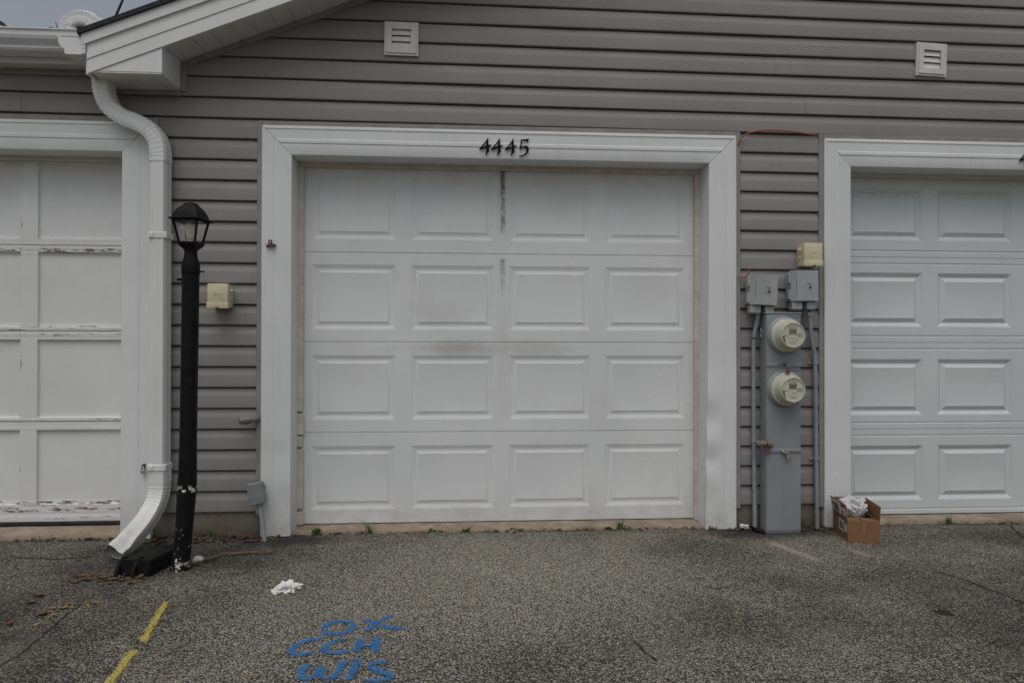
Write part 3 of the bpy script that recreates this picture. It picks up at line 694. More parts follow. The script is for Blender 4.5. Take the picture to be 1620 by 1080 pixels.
for sx, sy in ((-1, -1), (1, -1), (1, 1), (-1, 1)):
    p0, p1 = Vector((sx*hb, sy*hb, zl)), Vector((sx*ht, sy*ht, zt)); w = .0042
    a = [bm.verts.new(p0+Vector((dx*w, dy*w, 0))) for dx, dy in ((-1, -1), (1, -1), (1, 1), (-1, 1))]; b = [bm.verts.new(p1+Vector((dx*w, dy*w, 0))) for dx, dy in ((-1, -1), (1, -1), (1, 1), (-1, 1))]
    for k in range(4): bm.faces.new((a[k], a[(k+1) % 4], b[(k+1) % 4], b[k]))
    bm.faces.new(a[::-1]); bm.faces.new(b)
prism(bm, [[(-.061, -.061), (.061, -.061), (.061, .061), (-.061, .061)], [(-.050, -.050), (-.050, .050), (.050, .050), (.050, -.050)]], 1.646, 1.653, lambda x, y, z: (x, y, z))
obj('lantern_frame', lant(bm), M['black'], lp)
for k in range(4):
    bm = B(); rz = Matrix.Rotation(math.pi/2*k, 4, 'Z'); hb2, ht2 = hb-.003, ht-.003
    f = [Vector(p) for p in ((-hb2, -hb2, zl+.003), (hb2, -hb2, zl+.003), (ht2, -ht2, zt-.004), (-ht2, -ht2, zt-.004))]
    a = [bm.verts.new(rz @ p) for p in f]; b = [bm.verts.new(rz @ (p+Vector((0, .002, 0)))) for p in f]
    bm.faces.new(a); bm.faces.new(b[::-1])
    for q in range(4): bm.faces.new((a[q], b[q], b[(q+1) % 4], a[(q+1) % 4]))
    obj('glass_pane', lant(bm), M['glass'], lp)
def dome(bm, prof):                                           # square at the eave, rounder towards the top
    rings = []
    for h, z, q in prof:
        ring_ = []
        for k in range(48):
            a = 2*math.pi*k/48; c, d = math.cos(a), math.sin(a); e = 2/q
            ring_.append(bm.verts.new((h*math.copysign(abs(c)**e, c), h*math.copysign(abs(d)**e, d), z)))
        rings.append(ring_)
    for a, b in zip(rings, rings[1:]):
        for k in range(48): bm.faces.new((a[k], a[(k+1) % 48], b[(k+1) % 48], b[k]))
    bm.faces.new(rings[0][::-1]); bm.faces.new(rings[-1]); return bm
bm = dome(B(), [(.056, 1.6533, 12), (.077, 1.6536, 14), (.0775, 1.6565, 14), (.0665, 1.6625, 10), (.0635, 1.673, 8), (.0585, 1.689, 7), (.051, 1.704, 5.5), (.042, 1.7155, 4.5), (.0365, 1.7205, 4), (.0345, 1.7215, 4), (.0325, 1.7275, 3.2), (.027, 1.734, 2.6), (.018, 1.738, 2.2), (.006, 1.7395, 2)])
obj('lantern_roof', lant(bm), M['black'], lp, smooth=35)
bm = lathe(B(), [(.0145, 1.563), (.0165, 1.575), (.018, 1.585), (.0235, 1.600), (.0275, 1.616), (.027, 1.630), (.019, 1.641), (.006, 1.645)], (-1.309, -.56, 0), 20); bu = obj('bulb', bm, M['bulb'], lp, smooth=True)
bm = lathe(B(), [(.018, 1.545), (.018, 1.56), (.0155, 1.5635)], (-1.309, -.56, 0), 16); obj('bulb_socket', bm, M['socket'], bu, smooth=40)

# ---------------------------------------------------------------- cream telephone boxes
def cream_box(cx, cz, label, knob):
    hw, hh = .055, .0655
    t = thing('telephone_box', (cx, 0, cz), label, 'utility box', 'cream telephone boxes on the siding')
    bm = B(); box(bm, -hw+.004, hw-.004, -.085, -.012, -hh+.004, hh-.002, .006, 2)
    obj('housing', bm, M['cream'], t, local=True, smooth=40)
    bm = B(); n = 12
    box(bm, -hw, hw, -.112, -.0855, -hh+.030, hh, .006, 2); box(bm, -hw-.002, hw+.002, -.118, -.0862, -hh-.004, -hh+.0305, .006, 2)
    lid = obj('lid', bm, M['cream'], t, local=True, smooth=40)
    bm = B()
    pts = [(.018*math.cos(a), -.1125, -.004+.018*math.sin(a)) for a in [R(-35)+R(250)*i/20 for i in range(21)]]; tube(bm, pts, .0022, 6); box(bm, -.024, -.014, -.114, -.110, .010, .0145); box(bm, .014, .024, -.114, -.110, .010, .0145)
    obj('embossed_ring', bm, M['cream'], lid, local=True)
    bm = B(); box(bm, -.006, .010, -.1195, -.1178, -hh-.005, -hh+.003); obj('latch', bm, M['dark'], lid, local=True)
    for y, z, e, q in ((-.06, .03, .066, .0085), (-.05, -.012, .058, .005)): obj('knob', cyl(B(), (knob*.045, y, z), (knob*e, y, z), q, n=14), M['cream'], t, local=True, smooth=40)
    return t
cream_box(-1.341, 1.330, 'cream telephone box on the siding right of the lamp post', 1)
cream_box(1.988, 1.590, 'cream telephone box above the blue-grey utility box beside the right door trim', -1)

# ---------------------------------------------------------------- grey utility boxes
def utility_box(cx, cz, mat, rot, label):
    t = thing('utility_box', (cx, 0, cz), label, 'utility box', 'grey utility boxes over the meter cabinet', (0, R(rot), 0))
    bm = B(); box(bm, -.082, .062, -.075, -.015, -.085, .085, .01, 2); box(bm, -.085, .066, -.09, -.0752, -.090, .09, .006, 2); obj('housing', bm, mat, t, local=True, smooth=40)
    bm = B()                                              # lid, bevelled on the hinge side
    prism(bm, [[(-.085, -.0905), (-.062, -.118), (-.008, -.118), (-.0065, -.1165), (-.005, -.118), (.066, -.118), (.066, -.0905)]], -.088, .088, lambda x, y, z: (x, y, z))
    es = [e for e in bm.edges if all(v.co.y < -.11 for v in e.verts)]; bmesh.ops.bevel(bm, geom=es, offset=.0015, segments=1, affect='EDGES')
    ld = obj('lid', bm, mat, t, local=True)
    bm = B(); box(bm, -.004, .024, -.1205, -.1178, -.022, .020, .001); ltc = obj('latch', bm, mat, ld, local=True)
    bm = B(); box(bm, .010, .022, -.1222, -.1204, -.016, -.004); box(bm, .006, .022, -.1218, -.1203, .006, .010); box(bm, -.002, .012, -.1212, -.1203, .015, .0175); obj('latch_slot', bm, M['dark'], ltc, local=True)
    for z in (-.05, .045):
        bm = B(); box(bm, -.096, -.084, -.092, -.06, z-.028, z+.028, .003); obj('hinge', bm, mat, t, local=True)
    for x0, x1 in ((-.078, -.018), (.008, .060)):
        bm = B(); box(bm, x0, x1, -.098, -.045, -.135, -.0905, .004); box(bm, x0+.004, x1-.004, -.092, -.05, -.139, -.1345, .002); obj('cable_entry', bm, mat, t, local=True)
    bm = B(); tube(bm, [(.064+.012*(1-math.cos(a)), -.07, .0+.012*math.sin(a)) for a in [2*math.pi*i/14 for i in range(15)]], .0022, 6); obj('lock_ring', bm, M['steel'], t, local=True)
    return t
utility_box(1.708, 1.385, M['grey'], 2.2, 'greenish grey utility box with tilt, at the left above the meter cabinet')
utility_box(1.949, 1.410, M['grey2'], -.6, 'blue-grey utility box directly below the cream box by the right trim')

# ---------------------------------------------------------------- meter cabinet
mc = thing('meter_cabinet', (1.81, -.06, 0), 'tall grey electric meter cabinet with two round meters between the doors', 'meter cabinet')
cx0, cx1 = 1.711, 1.914
bm = B(); box(bm, cx0, cx1, -.108, -.02, -.02, 1.247, .003); obj('cabinet', bm, M['cab'], mc)
bm = B(); box(bm, cx0-.005, cx1+.005, -.114, -.02, 1.2472, 1.256, .002); obj('top_cap', bm, M['cab'], mc)
for z0, z1 in ((.4735, .951), (.963, 1.243), (.012, .4615)):
    bm = B(); box(bm, cx0+.002, cx1-.002, -.1125, -.1083, z0, z1, .0015); box(bm, 1.811, 1.813, -.1135, -.1124, z0+.01, z1-.01); cv = obj('cover_panel', bm, M['cab'], mc)
for z in (.957, .4675):
    bm = B(); box(bm, cx0, cx1, -.120, -.1084, z-.0056, z+.0056, .002); box(bm, cx0, cx1, -.118, -.1128, z-.012, z+.012, .002); obj('cross_band', bm, M['cab'], mc)
def ydisc(bm, x, z, y0, y1, r0, r1=None, n=40): return cyl(bm, (x, y0, z), (x, y1, z), r0, r1, n)
def lathe_y(bm, prof, x, z, n=48):
    rings = [[bm.verts.new((x+q*math.cos(2*math.pi*k/n), y, z+q*math.sin(2*math.pi*k/n))) for k in range(n)] for q, y in prof]
    for a, b in zip(rings, rings[1:]):
        for k in range(n): bm.faces.new((a[k], a[(k+1) % n], b[(k+1) % n], b[k]))
    return bm
for zc in (1.124, .820):
    mx = 1.818
    bm = B(); ydisc(bm, mx, zc, -.1128, -.122, .108, .104); ydisc(bm, mx, zc, -.122, -.126, .104, .098); sk = obj('meter_socket', bm, M['cab'], mc, smooth=30)
    bm = B()
    prof = [(-.1262, .094), (-.150, .094), (-.153, .090), (-.156, .0815), (-.205, .0725), (-.210, .070)]
    for (a, b) in zip(prof, prof[1:]): ydisc(bm, mx, zc, a[0], b[0], a[1], b[1], 48)
    em = obj('electric_meter', bm, M['meter'], mc, smooth=30)
    bm = B(); lathe_y(bm, [(.0695, -.2099), (.0695, -.2165), (.0665, -.2175), (.0640, -.2165), (.0632, -.2105)], mx, zc); obj('meter_rim', bm, M['meter'], em, smooth=40)
    bm = B(); ydisc(bm, mx, zc, -.2101, -.2112, .063, .063, 48); obj('meter_face', bm, M['face'], em, smooth=30)
    bm = B(); box(bm, mx-.024, mx+.022, -.2130, -.2108, zc+.004, zc+.050, .002); obj('display_window', bm, M['meter2'], em)
    bm = B(); box(bm, mx-.021, mx+.019, -.2136, -.2129, zc+.008, zc+.032); obj('display', bm, M['lcd'], em)
    bm = B(); prism(bm, [[(mx-.060, zc-.004), (mx-.055, zc-.032), (mx-.036, zc-.052), (mx-.041, zc-.040), (mx-.047, zc-.024), (mx-.049, zc-.004)]], -.2122, -.2110); box(bm, mx-.060, mx-.026, -.2124, -.2110, zc-.0055, zc-.003); box(bm, mx+.024, mx+.058, -.2124, -.2110, zc-.005, zc-.003)
    rm = random.Random(int(zc*1000))
    for row, (zz, xa, xb) in enumerate(((-.014, -.030, .030), (-.024, -.026, .028), (-.0305, -.022, .024), (-.039, -.020, .020), (-.0475, -.012, .012))):
        x = xa
        while x < xb:
            wd_ = rm.uniform(.002, .008); bow = .006*(1-(x/.03)**2) if row in (2, 3) else 0
            if rm.random() < .8: box(bm, mx+x, mx+min(x+wd_, xb), -.2117, -.2111, zc+zz-bow-.0012*rm.uniform(.5, 1.2), zc+zz-bow+.0012)
            x += wd_+rm.uniform(.001, .003)
    obj('face_print', bm, M['dark'], em)
    bm = B(); ydisc(bm, mx+.038, zc+.004, -.2110, -.2150, .0115, .0105, 20); obj('reset_button', bm, M['meter2'], em)
    bm = B(); ydisc(bm, mx, zc, -.2152, -.2162, .0636, .0636, 48); obj('glass_cover', bm, M['glass'], em, smooth=30)
    bm = B(); box(bm, cx1-.078, cx1-.008, -.1138, -.1124, zc+.098, zc+.121); obj('sticker', bm, M['sticker'], mc)
bm = B(); box(bm, 1.801, 1.823, -.165, -.160, .906, .944, .001); box(bm, 1.808, 1.816, -.168, -.1645, .918, .936); obj('meter_seal', bm, M['redtag'], mc)
bm = B(); tube(bm, [(1.812, -.163, .944), (1.816, -.15, .957), (1.806, -.135, .966), (1.79, -.125, .960), (1.775, -.122, .958)], .003, 6); cyl(bm, (1.815, -.12, .96), (1.815, -.136, .96), .009, n=12); obj('seal_wire', bm, M['pipe'], mc)
bm = B(); tube(bm, [(1.79, -.121, .478), (1.80, -.13, .462), (1.812, -.128, .455)], .005, 8); cyl(bm, (1.822, -.12, .463), (1.822, -.134, .463), .010, n=12); obj('hasp', bm, M['steel'], mc)
bm = B()
for a, b in (((1.822, .455), (1.832, .412)), ((1.832, .452), (1.852, .428)), ((1.826, .45), (1.835, .43))):
    d = Vector((b[0]-a[0], 0, b[1]-a[1])).normalized()*1; s = Vector((-d.z, 0, d.x))*.005
    vs = [Vector((a[0], -.128, a[1]))-s, Vector((a[0], -.128, a[1]))+s, Vector((b[0], -.131, b[1]))+s, Vector((b[0], -.131, b[1]))-s]
    A = [bm.verts.new(v) for v in vs]; C = [bm.verts.new(v+Vector((0, .002, 0))) for v in vs]; bm.faces.new(A); bm.faces.new(C[::-1])
    for q in range(4): bm.faces.new((A[q], C[q], C[(q+1) % 4], A[(q+1) % 4]))
obj('inspection_tag', bm, M['pinktag'], mc)
bm = B()
for z in (1.155, 1.125): tube(bm, [(cx0-.002+.0, -.07, z+.012), (cx0-.016, -.075, z+.008), (cx0-.018, -.075, z-.006), (cx0-.006, -.072, z-.012), (cx0-.002, -.07, z-.002)], .0035, 7)
obj('side_seal', bm, M['steel'], mc)
bm = B(); box(bm, cx1, cx1+.010, -.085, -.04, 1.10, 1.18, .003); cyl(bm, (cx1+.004, -.06, 1.115), (cx1+.022, -.06, 1.115), .016, n=14); obj('side_hub', bm, M['pipe'], mc)

# ---------------------------------------------------------------- conduits and pipe stubs
cl = thing('conduit', (1.66, -.035, 0), 'grey conduit pipe running down beside the meter cabinet, on its left', 'conduit', 'grey conduits beside the meter cabinet')
obj('pipe', tube(B(), spline([(1.685, -.065, 1.262), (1.679, -.055, 1.20), (1.668, -.042, 1.12), (1.666, -.038, 1.0), (1.668, -.038, .6), (1.672, -.038, .2), (1.675, -.038, -.01)], 6), .0125, 14), M['conduit'], cl, smooth=50)
bm = B(); cyl(bm, (1.667, -.04, 1.105), (1.668, -.04, 1.112), .0155, n=16); obj('coupling', bm, M['dark'], cl)
bm = B(); cyl(bm, (1.670, -.038, .505), (1.670, -.038, .53), .016, n=16); obj('coupling', bm, M['conduit'], cl)
cr = thing('conduit', (2.04, -.035, 0), 'grey conduit pipe with offset bend, between meter cabinet and right door trim', 'conduit', 'grey conduits beside the meter cabinet')
obj('pipe', tube(B(), spline([(1.990, -.065, 1.245), (1.996, -.06, 1.18), (2.008, -.05, 1.10), (2.028, -.042, 1.02), (2.036, -.038, .94), (2.038, -.038, .8), (2.042, -.038, .4), (2.048, -.038, -.01)], 6), .0125, 14), M['conduit'], cr, smooth=50)
bm = B(); cyl(bm, (1.989, -.066, 1.24), (1.986, -.068, 1.262), .017, n=16); obj('connector', bm, M['steel'], cr, smooth=40)
bm = B(); tube(bm, [(1.986, -.067, 1.262), (1.984, -.072, 1.278), (1.992, -.075, 1.295)], .009, 10); obj('cable', bm, M['dark'], cr)
for z, x in ((.965, 2.0355), (.405, 2.042)):
    bm = B(); cyl(bm, (x, -.038, z-.008), (x, -.038, z+.008), .0155, n=16); box(bm, x-.034, x+.034, -.026, -.018, z-.007, z+.007, .002); cyl(bm, (x+.026, -.026, z), (x+.026, -.031, z), .005, n=8); obj('clamp', bm, M['conduit'], cr)
ps = thing('pipe_fitting', (1.70, -.10, .507), 'corroded brass fitting with red tags at the left side of the meter cabinet', 'pipe fitting')
bm = B(); tube(bm, [(1.665, -.085, .505), (1.683, -.10, .507), (1.695, -.11, .507), (1.712, -.118, .507)], [.016, .019, .019, .016], 14); cyl(bm, (1.713, -.118, .507), (1.738, -.125, .508), .021, n=8); cyl(bm, (1.6945, -.11, .507), (1.7005, -.113, .507), .0225, n=18); obj('body', bm, M['brass'], ps, smooth=35)
bm = B(); box(bm, 1.703, 1.713, -.127, -.125, .452, .49); box(bm, 1.712, 1.722, -.130, -.128, .446, .478); obj('tag', bm, M['redtag'], ps)
sp = thing('pipe_stub', (-1.16, -.05, .654), 'corroded grey pipe stub with cap poking out left of the middle door trim', 'pipe stub')
bm = B(); tube(bm, [(-1.150, -.015, .656), (-1.160, -.05, .655), (-1.178, -.062, .654)], .0155, 14); cyl(bm, (-1.178, -.062, .654), (-1.196, -.070, .653), .021, n=18); obj('nipple', bm, M['pipe'], sp, smooth=35)
bm = B(); tube(bm, [(-1.194, -.070, .653), (-1.206, -.0755, .653), (-1.222, -.083, .652), (-1.232, -.088, .652)], [.0235, .0235, .022, .013], 16); obj('end_cap', bm, M['pipe'], sp, smooth=35)

# ---------------------------------------------------------------- small grey outlet box on a leaning pipe
ob = thing('outlet_box', (-1.135, -.115, 0), 'small grey metal outlet box on a leaning pipe beside the middle door trim', 'outlet box')
mt = Matrix.Translation((-1.135, -.085, .258)) @ Matrix.Rotation(R(-12), 4, 'Y') @ Matrix.Rotation(R(6), 4, 'Z')
bm = B(); box(bm, -.038, .042, -.025, .02, -.056, .056, .003); bmesh.ops.transform(bm, matrix=mt, verts=bm.verts); obj('housing', bm, M['boxgrey'], ob)
bm = B(); box(bm, -.041, .037, -.034, -.0255, -.058, .058, .003); cyl(bm, (-.02, -.034, .04), (-.02, -.0355, .04), .003, n=8); cyl(bm, (.015, -.034, -.045), (.015, -.0355, -.045), .003, n=8); bmesh.ops.transform(bm, matrix=mt, verts=bm.verts); obj('cover', bm, M['boxgrey'], ob)
bm = B(); box(bm, .042, .05, -.012, .008, .012, .038, .002); bmesh.ops.transform(bm, matrix=mt, verts=bm.verts); obj('hinge', bm, M['boxgrey'], ob)
obj('pipe', tube(B(), [(-1.118, -.095, .204), (-1.105, -.1, .13), (-1.088, -.112, .02), (-1.084, -.115, -.02)], .0135, 14), M['conduit'], ob, smooth=50)
bm = B(); cyl(bm, (-1.119, -.0945, .200), (-1.116, -.096, .184), .018, n=8); obj('locknut', bm, M['boxgrey'], ob)

# rusty clip, lock on trim
rc = thing('spring_clip', (-1.079, -.036, 1.62), 'small rusty spring clip stuck on the left casing of the middle door', 'clip')
bm = B(); prism(bm, [[(-1.104, 1.606), (-1.053, 1.613), (-1.054, 1.621), (-1.080, 1.626), (-1.098, 1.616)]], -.05, -.0305); obj('jaw', bm, M['rust'], rc)
bm = B(); tube(bm, [(-1.088, -.045, 1.624), (-1.087, -.05, 1.638), (-1.079, -.052, 1.643), (-1.073, -.05, 1.636), (-1.075, -.046, 1.624)], .0042, 8); tube(bm, [(-1.098, -.033, 1.607), (-1.108, -.036, 1.618), (-1.107, -.036, 1.630)], .0015, 6); obj('spring', bm, M['rust'], rc)
pk = thing('small_padlock', (-1.752, -.045, .388), 'small steel padlock hanging on the white trim just left of the downspout', 'padlock')
bm = B(); box(bm, -1.765, -1.742, -.058, -.04, .362, .386, .004, 2); obj('body', bm, M['steel'], pk, smooth=40)
bm = B(); tube(bm, [(-1.760, -.049, .385), (-1.760, -.049, .402), (-1.753, -.049, .410), (-1.746, -.049, .402), (-1.746, -.049, .385)], .0032, 8); cyl(bm, (-1.753, -.0285, .408), (-1.753, -.05, .408), .006, n=10); obj('shackle', bm, M['dark'], pk)

# red cable
bm = B(); tube(bm, spline([(1.584, -.026, 2.235), (1.587, -.029, 2.255), (1.610, -.033, 2.284), (1.657, -.034, 2.308), (1.733, -.034, 2.320), (1.79, -.033, 2.323), (1.865, -.032, 2.320), (1.96, -.030, 2.311), (2.058, -.025, 2.301)], 6), .0042, 8)
c1 = obj('red_cable', bm, M['cable'], loc=(1.82, -.03, 2.32), smooth=True); tag(c1, 'thin red cable arching across the siding between two door trims', 'cable')
bm = B(); tube(bm, spline([(1.578, -.034, 1.472), (1.590, -.040, 1.463), (1.610, -.046, 1.463), (1.627, -.05, 1.477), (1.634, -.052, 1.498), (1.628, -.05, 1.515)], 6), .0042, 8)
c2 = obj('red_cable', bm, M['cable'], loc=(1.60, -.045, 1.47), smooth=True); tag(c2, 'short red cable loop sticking out of the trim beside the tilted grey box', 'cable')

# ---------------------------------------------------------------- cardboard box and bag
cb = thing('cardboard_box', (2.071, -.318, .0), 'open brown cardboard box with shipping labels at the foot of the right trim', 'box', rot=(0, 0, R(-13)))
w, d, h, t = .162, .262, .118, .004
bm = B(); box(bm, 0, w, 0, t, 0, h, .0012); box(bm, 0, w, d-t, d, 0, h, .0012); box(bm, 0, t, t, d-t, 0, h-.0005); box(bm, w-t, w, t, d-t, 0, h-.0005); box(bm, t, w-t, t, d-t, .002, .006); obj('carton', bm, M['card'], cb, local=True)
def flap(name, pts, thick):
    bm = B(); n = (Vector(pts[1])-Vector(pts[0])).cross(Vector(pts[3])-Vector(pts[0])).normalized()*thick
    a = [bm.verts.new(p) for p in pts]; b = [bm.verts.new(Vector(p)+n) for p in pts]; bm.faces.new(a); bm.faces.new(b[::-1])
    for q in range(4): bm.faces.new((a[q], b[q], b[(q+1) % 4], a[(q+1) % 4]))
    return obj('flap', bm, M['card'], cb, local=True)
flap('l', [(0, .004, h), (0, d-.004, h), (-.012, d-.006, h+.080), (-.006, .006, h+.082)], -.004)
flap('r', [(w, d-.004, h), (w, .004, h), (w+.004, .006, h+.078), (w+.010, d-.006, h+.076)], -.004)
flap('f', [(w-.006, .002, h), (.006, .002, h), (.008, .088, h-.001), (w-.008, .088, h-.004)], .004)
flap('b', [(.004, d-.002, h), (w-.004, d-.002, h), (w-.006, d+.004, h+.070), (.006, d+.004, h+.072)], .004)
def label_on_side(y0, y1, z0, z1, bars):
    bm = B(); q = lambda z: (-.0012 if z < h else -.0015-.0075*(z-h)/.08)
    vs = [(q(z0), y0, z0), (q(z0), y1, z0), (q(z1)-.004*(z1 > h), y1, z1), (q(z1)-.002*(z1 > h), y0, z1)]
    a = [bm.verts.new(Vector(v)-Vector((.0006+(.0045 if z1 > h else 0), 0, 0))) for v in vs]; b = [bm.verts.new(v) for v in vs]; bm.faces.new(a); bm.faces.new(b[::-1])
    for k in range(4): bm.faces.new((a[k], b[k], b[(k+1) % 4], a[(k+1) % 4]))
    o = obj('shipping_label', bm, M['label'], cb, local=True)
    bm = B()
    for (u0, u1, v0, v1) in bars:
        ya, yb, za, zc_ = y0+(y1-y0)*u0, y0+(y1-y0)*u1, z0+(z1-z0)*v0, z0+(z1-z0)*v1
        xo = (lambda z: q(z)-.0022-(.0095 if z1 > h else 0))
        A = [bm.verts.new(p) for p in ((xo(za), ya, za), (xo(za), yb, za), (xo(zc_), yb, zc_), (xo(zc_), ya, zc_))]; C = [bm.verts.new(v.co+Vector((.0006, 0, 0))) for v in A]; bm.faces.new(A); bm.faces.new(C[::-1])
        for k in range(4): bm.faces.new((A[k], C[k], C[(k+1) % 4], A[(k+1) % 4]))
    obj('label_print', bm, M['bar'], o, local=True)
label_on_side(.055, .150, .040, .100, ((.08, .3, .2, .8), (.42, .5, .15, .85), (.56, .62, .15, .85), (.68, .8, .15, .85)))
label_on_side(.010, .048, .050, .088, ((.75, .95, .1, .9),))
label_on_side(.095, .245, h+.012, h+.072, ((.1, .16, .15, .85), (.2, .3, .15, .85), (.34, .38, .15, .85), (.44, .55, .15, .85), (.65, .9, .5, .6), (.65, .9, .7, .8)))
label_on_side(.020, .062, h+.018, h+.055, ((.1, .3, .2, .8),))
bm = B(); box(bm, .072, .092, -.0006, -.0001, .058, h-.001); box(bm, .072, .092, .001, .060, h+.0043, h+.0048); obj('tape', bm, M['tape'], cb, local=True)
def crumple(seed, sub, rx, ry, rz, amp, freq):
    bm = B(); bmesh.ops.create_icosphere(bm, subdivisions=sub, radius=1)
    for v in bm.verts:
        p = v.co.copy(); q = p*freq+Vector((seed, seed*.7, 0))
        n1_ = abs(noise.noise(q)); n2_ = abs(noise.noise(q*2.1)); n3 = noise.noise(q*4.3)
        k = 1+amp*(1.6*n1_+(.6*n2_+.10*n3)-.68)
        v.co = Vector((p.x*rx*k, p.y*ry*k, p.z*rz*k))
    return bm
bm = crumple(3.3, 5, .080, .082, .058, .34, 1.5)
for v in bm.verts:
    v.co.z = max(v.co.z, -.05)
    if v.co.z < .02: v.co.x = max(-.068, min(.068, v.co.x))
pb = obj('plastic_bag', bm, M['bag'], local=True, smooth=35); pb.location = (2.178, -.185, .158); pb.rotation_euler = (0, 0, R(-13)); tag(pb, 'crumpled white plastic bag stuffed in the cardboard box', 'bag')

# ---------------------------------------------------------------- things on the ground
bm = crumple(5.1, 4, .050, .052, .028, .55, 1.9)
for v in bm.verts:
    v.co.x += -.022*max(0, -v.co.x/.06)*(1 if v.co.y < 0 else .3); v.co.z = max(.002+.003*noise.noise(v.co*50), v.co.z+.006)*(1 if v.co.x > -.02 else .75)
rg_ = obj('rag', bm, M['rag'], local=True, smooth=30); rg_.location = (-.775, -.865, 0); rg_.rotation_euler = (0, 0, R(12)); tag(rg_, 'crumpled white rag lying on the asphalt left of the blue writing', 'rag')

sb = thing('wheel_block', (-1.52, -.45, 0), 'black rubber block with ridges under the downspout mouth beside the lamp post', 'block')
def slant(bm, quad, z0, z1f, z1b, bev):
    a = [bm.verts.new((x, y, z0)) for x, y in quad]; b = [bm.verts.new((x, y, z1f if i < 2 else z1b)) for i, (x, y) in enumerate(quad)]
    fs = [bm.faces.new(a[::-1]), bm.faces.new(b)]+[bm.faces.new((a[k], a[(k+1) % 4], b[(k+1) % 4], b[k])) for k in range(4)]
    bmesh.ops.bevel(bm, geom=list({e for f in fs for e in f.edges}), offset=bev, segments=2, affect='EDGES'); return bm
quad = [(-1.597, -.640), (-1.440, -.660), (-1.405, -.36), (-1.545, -.335)]
obj('body', slant(B(), quad, .0, .074, .062, .007), M['block'], sb, smooth=40)
for t0 in (.06, .56):
    bm = B(); A = Vector(quad[0]).lerp(Vector(quad[1]), t0); C = Vector(quad[3]).lerp(Vector(quad[2]), t0)
    tube(bm, spline([(A.x-.004, A.y-.022, .006), (A.x-.001, A.y-.006, .050), (A.x+.003, A.y+.025, .076), (A.x*.75+C.x*.25, A.y*.75+C.y*.25, .074)], 6), [.009]*18+[.004], 10) if False else tube(bm, [(A.x-.006, A.y-.022, .004), (A.x-.004, A.y-.010, .036), (A.x, A.y+.006, .063), (A.x+.004, A.y+.03, .076), (A.x*.8+C.x*.2, A.y*.8+C.y*.2, .0725)], [.010, .009, .008, .007, .003], 10)
    obj('ridge', bm, M['block'], sb, smooth=50)
rnd = random.Random(11)
def wiggly(pts, rads, amp, n=6):
    P = spline(pts, n); P = [p+Vector((noise.noise(p*13), noise.noise(p*13+Vector((5, 0, 0))), .3*noise.noise(p*13+Vector((0, 5, 0)))))*amp for p in P]
    m_ = len(P); return tube(B(), P, [rads[0]+(rads[1]-rads[0])*i/(m_-1) for i in range(m_)], 8)
st = obj('stick', wiggly([(-1.305, -.515, .012), (-1.262, -.44, .016), (-1.215, -.375, .012), (-1.15, -.35, .012), (-1.07, -.345, .011), (-.98, -.338, .009)], (.0065, .005), .022), M['stick'], loc=(-1.15, -.38, 0), smooth=True); tag(st, 'thin bare brown stick lying on the asphalt right of the lamp post', 'stick')
bm = crumple(1.7, 3, .026, .024, .022, .25, 1.4); rk = obj('stone', bm, M['rock'], local=True, smooth=50); rk.location = (-1.300, -.470, .016); tag(rk, 'small pale stone at the foot of the lamp post', 'stone')

def leaf(L, Wd, curl, seed):
    bm = B(); n = 8; rows = []
    for i in range(n+1):
        t = i/n; wd_ = Wd*math.sin(math.pi*min(1, t*.92+.06))**.8*(1+.25*noise.noise(Vector((t*7, seed, 0)))); r = []
        for k in (-1, -.5, 0, .5, 1):
            r.append(bm.verts.new((L*(t-.5), wd_*k*.5, curl*(abs(k)**1.6*.8+(t-.5)**2*2.4+.25*noise.noise(Vector((t*4, k*2, seed))))+.002)))
        rows.append(r)
    grid_faces(bm, rows); return bm
protos = [obj('dead_leaf', leaf(.075, .042, .013, 1.), M['leaf'], local=True, smooth=True), obj('dead_leaf', leaf(.06, .030, .010, 5.), M['leaf2'], local=True, smooth=True), obj('dead_leaf', leaf(.05, .03, .012, 9.), M['leaf'], local=True, smooth=True)]
spots = [(-1.800, -.880, 0, 'curled brown leaf on the asphalt at the far left, farthest from the block'), (-1.775, -.965, 2, 'small brown leaf just in front of the curled leaf at the far left'), (-1.617, -1.03, 1, 'tan leaf lying alone between block and yellow paint'),
         (-1.655, -.665, 0, 'orange-brown leaf touching the left front corner of the black block'), (-1.700, -.690, 2, 'brown leaf second from the left front corner of the block'), (-1.745, -.72, 0, 'brown leaf third out from the front corner of the block'), (-1.54, -.715, 2, 'brown leaf just in front of the black block'),
         (-1.585, -.70, 1, 'tan leaf tucked against the front face of the black block'), (-1.66, -1.09, 0, 'brown leaf beyond the tan leaf on the way to the left edge'), (-1.725, -1.18, 2, 'brown leaf nearest the bottom left corner of the picture'), (-1.49, -.745, 2, 'brown scrap of leaf at the right front corner of the block')]
used = set()
for i, (x, y, k, lb) in enumerate(spots):
    o = protos[k]
    if k in used: o = o.copy(); col.objects.link(o)
    used.add(k); o.location = (x, y, .001); o.rotation_euler = (rnd.uniform(-.15, .15), rnd.uniform(-.15, .15), rnd.uniform(0, 6.28)); s = rnd.uniform(.55, .95); o.scale = (s, s, s)
    tag(o, lb, 'leaf', 'dead leaves around the black block')

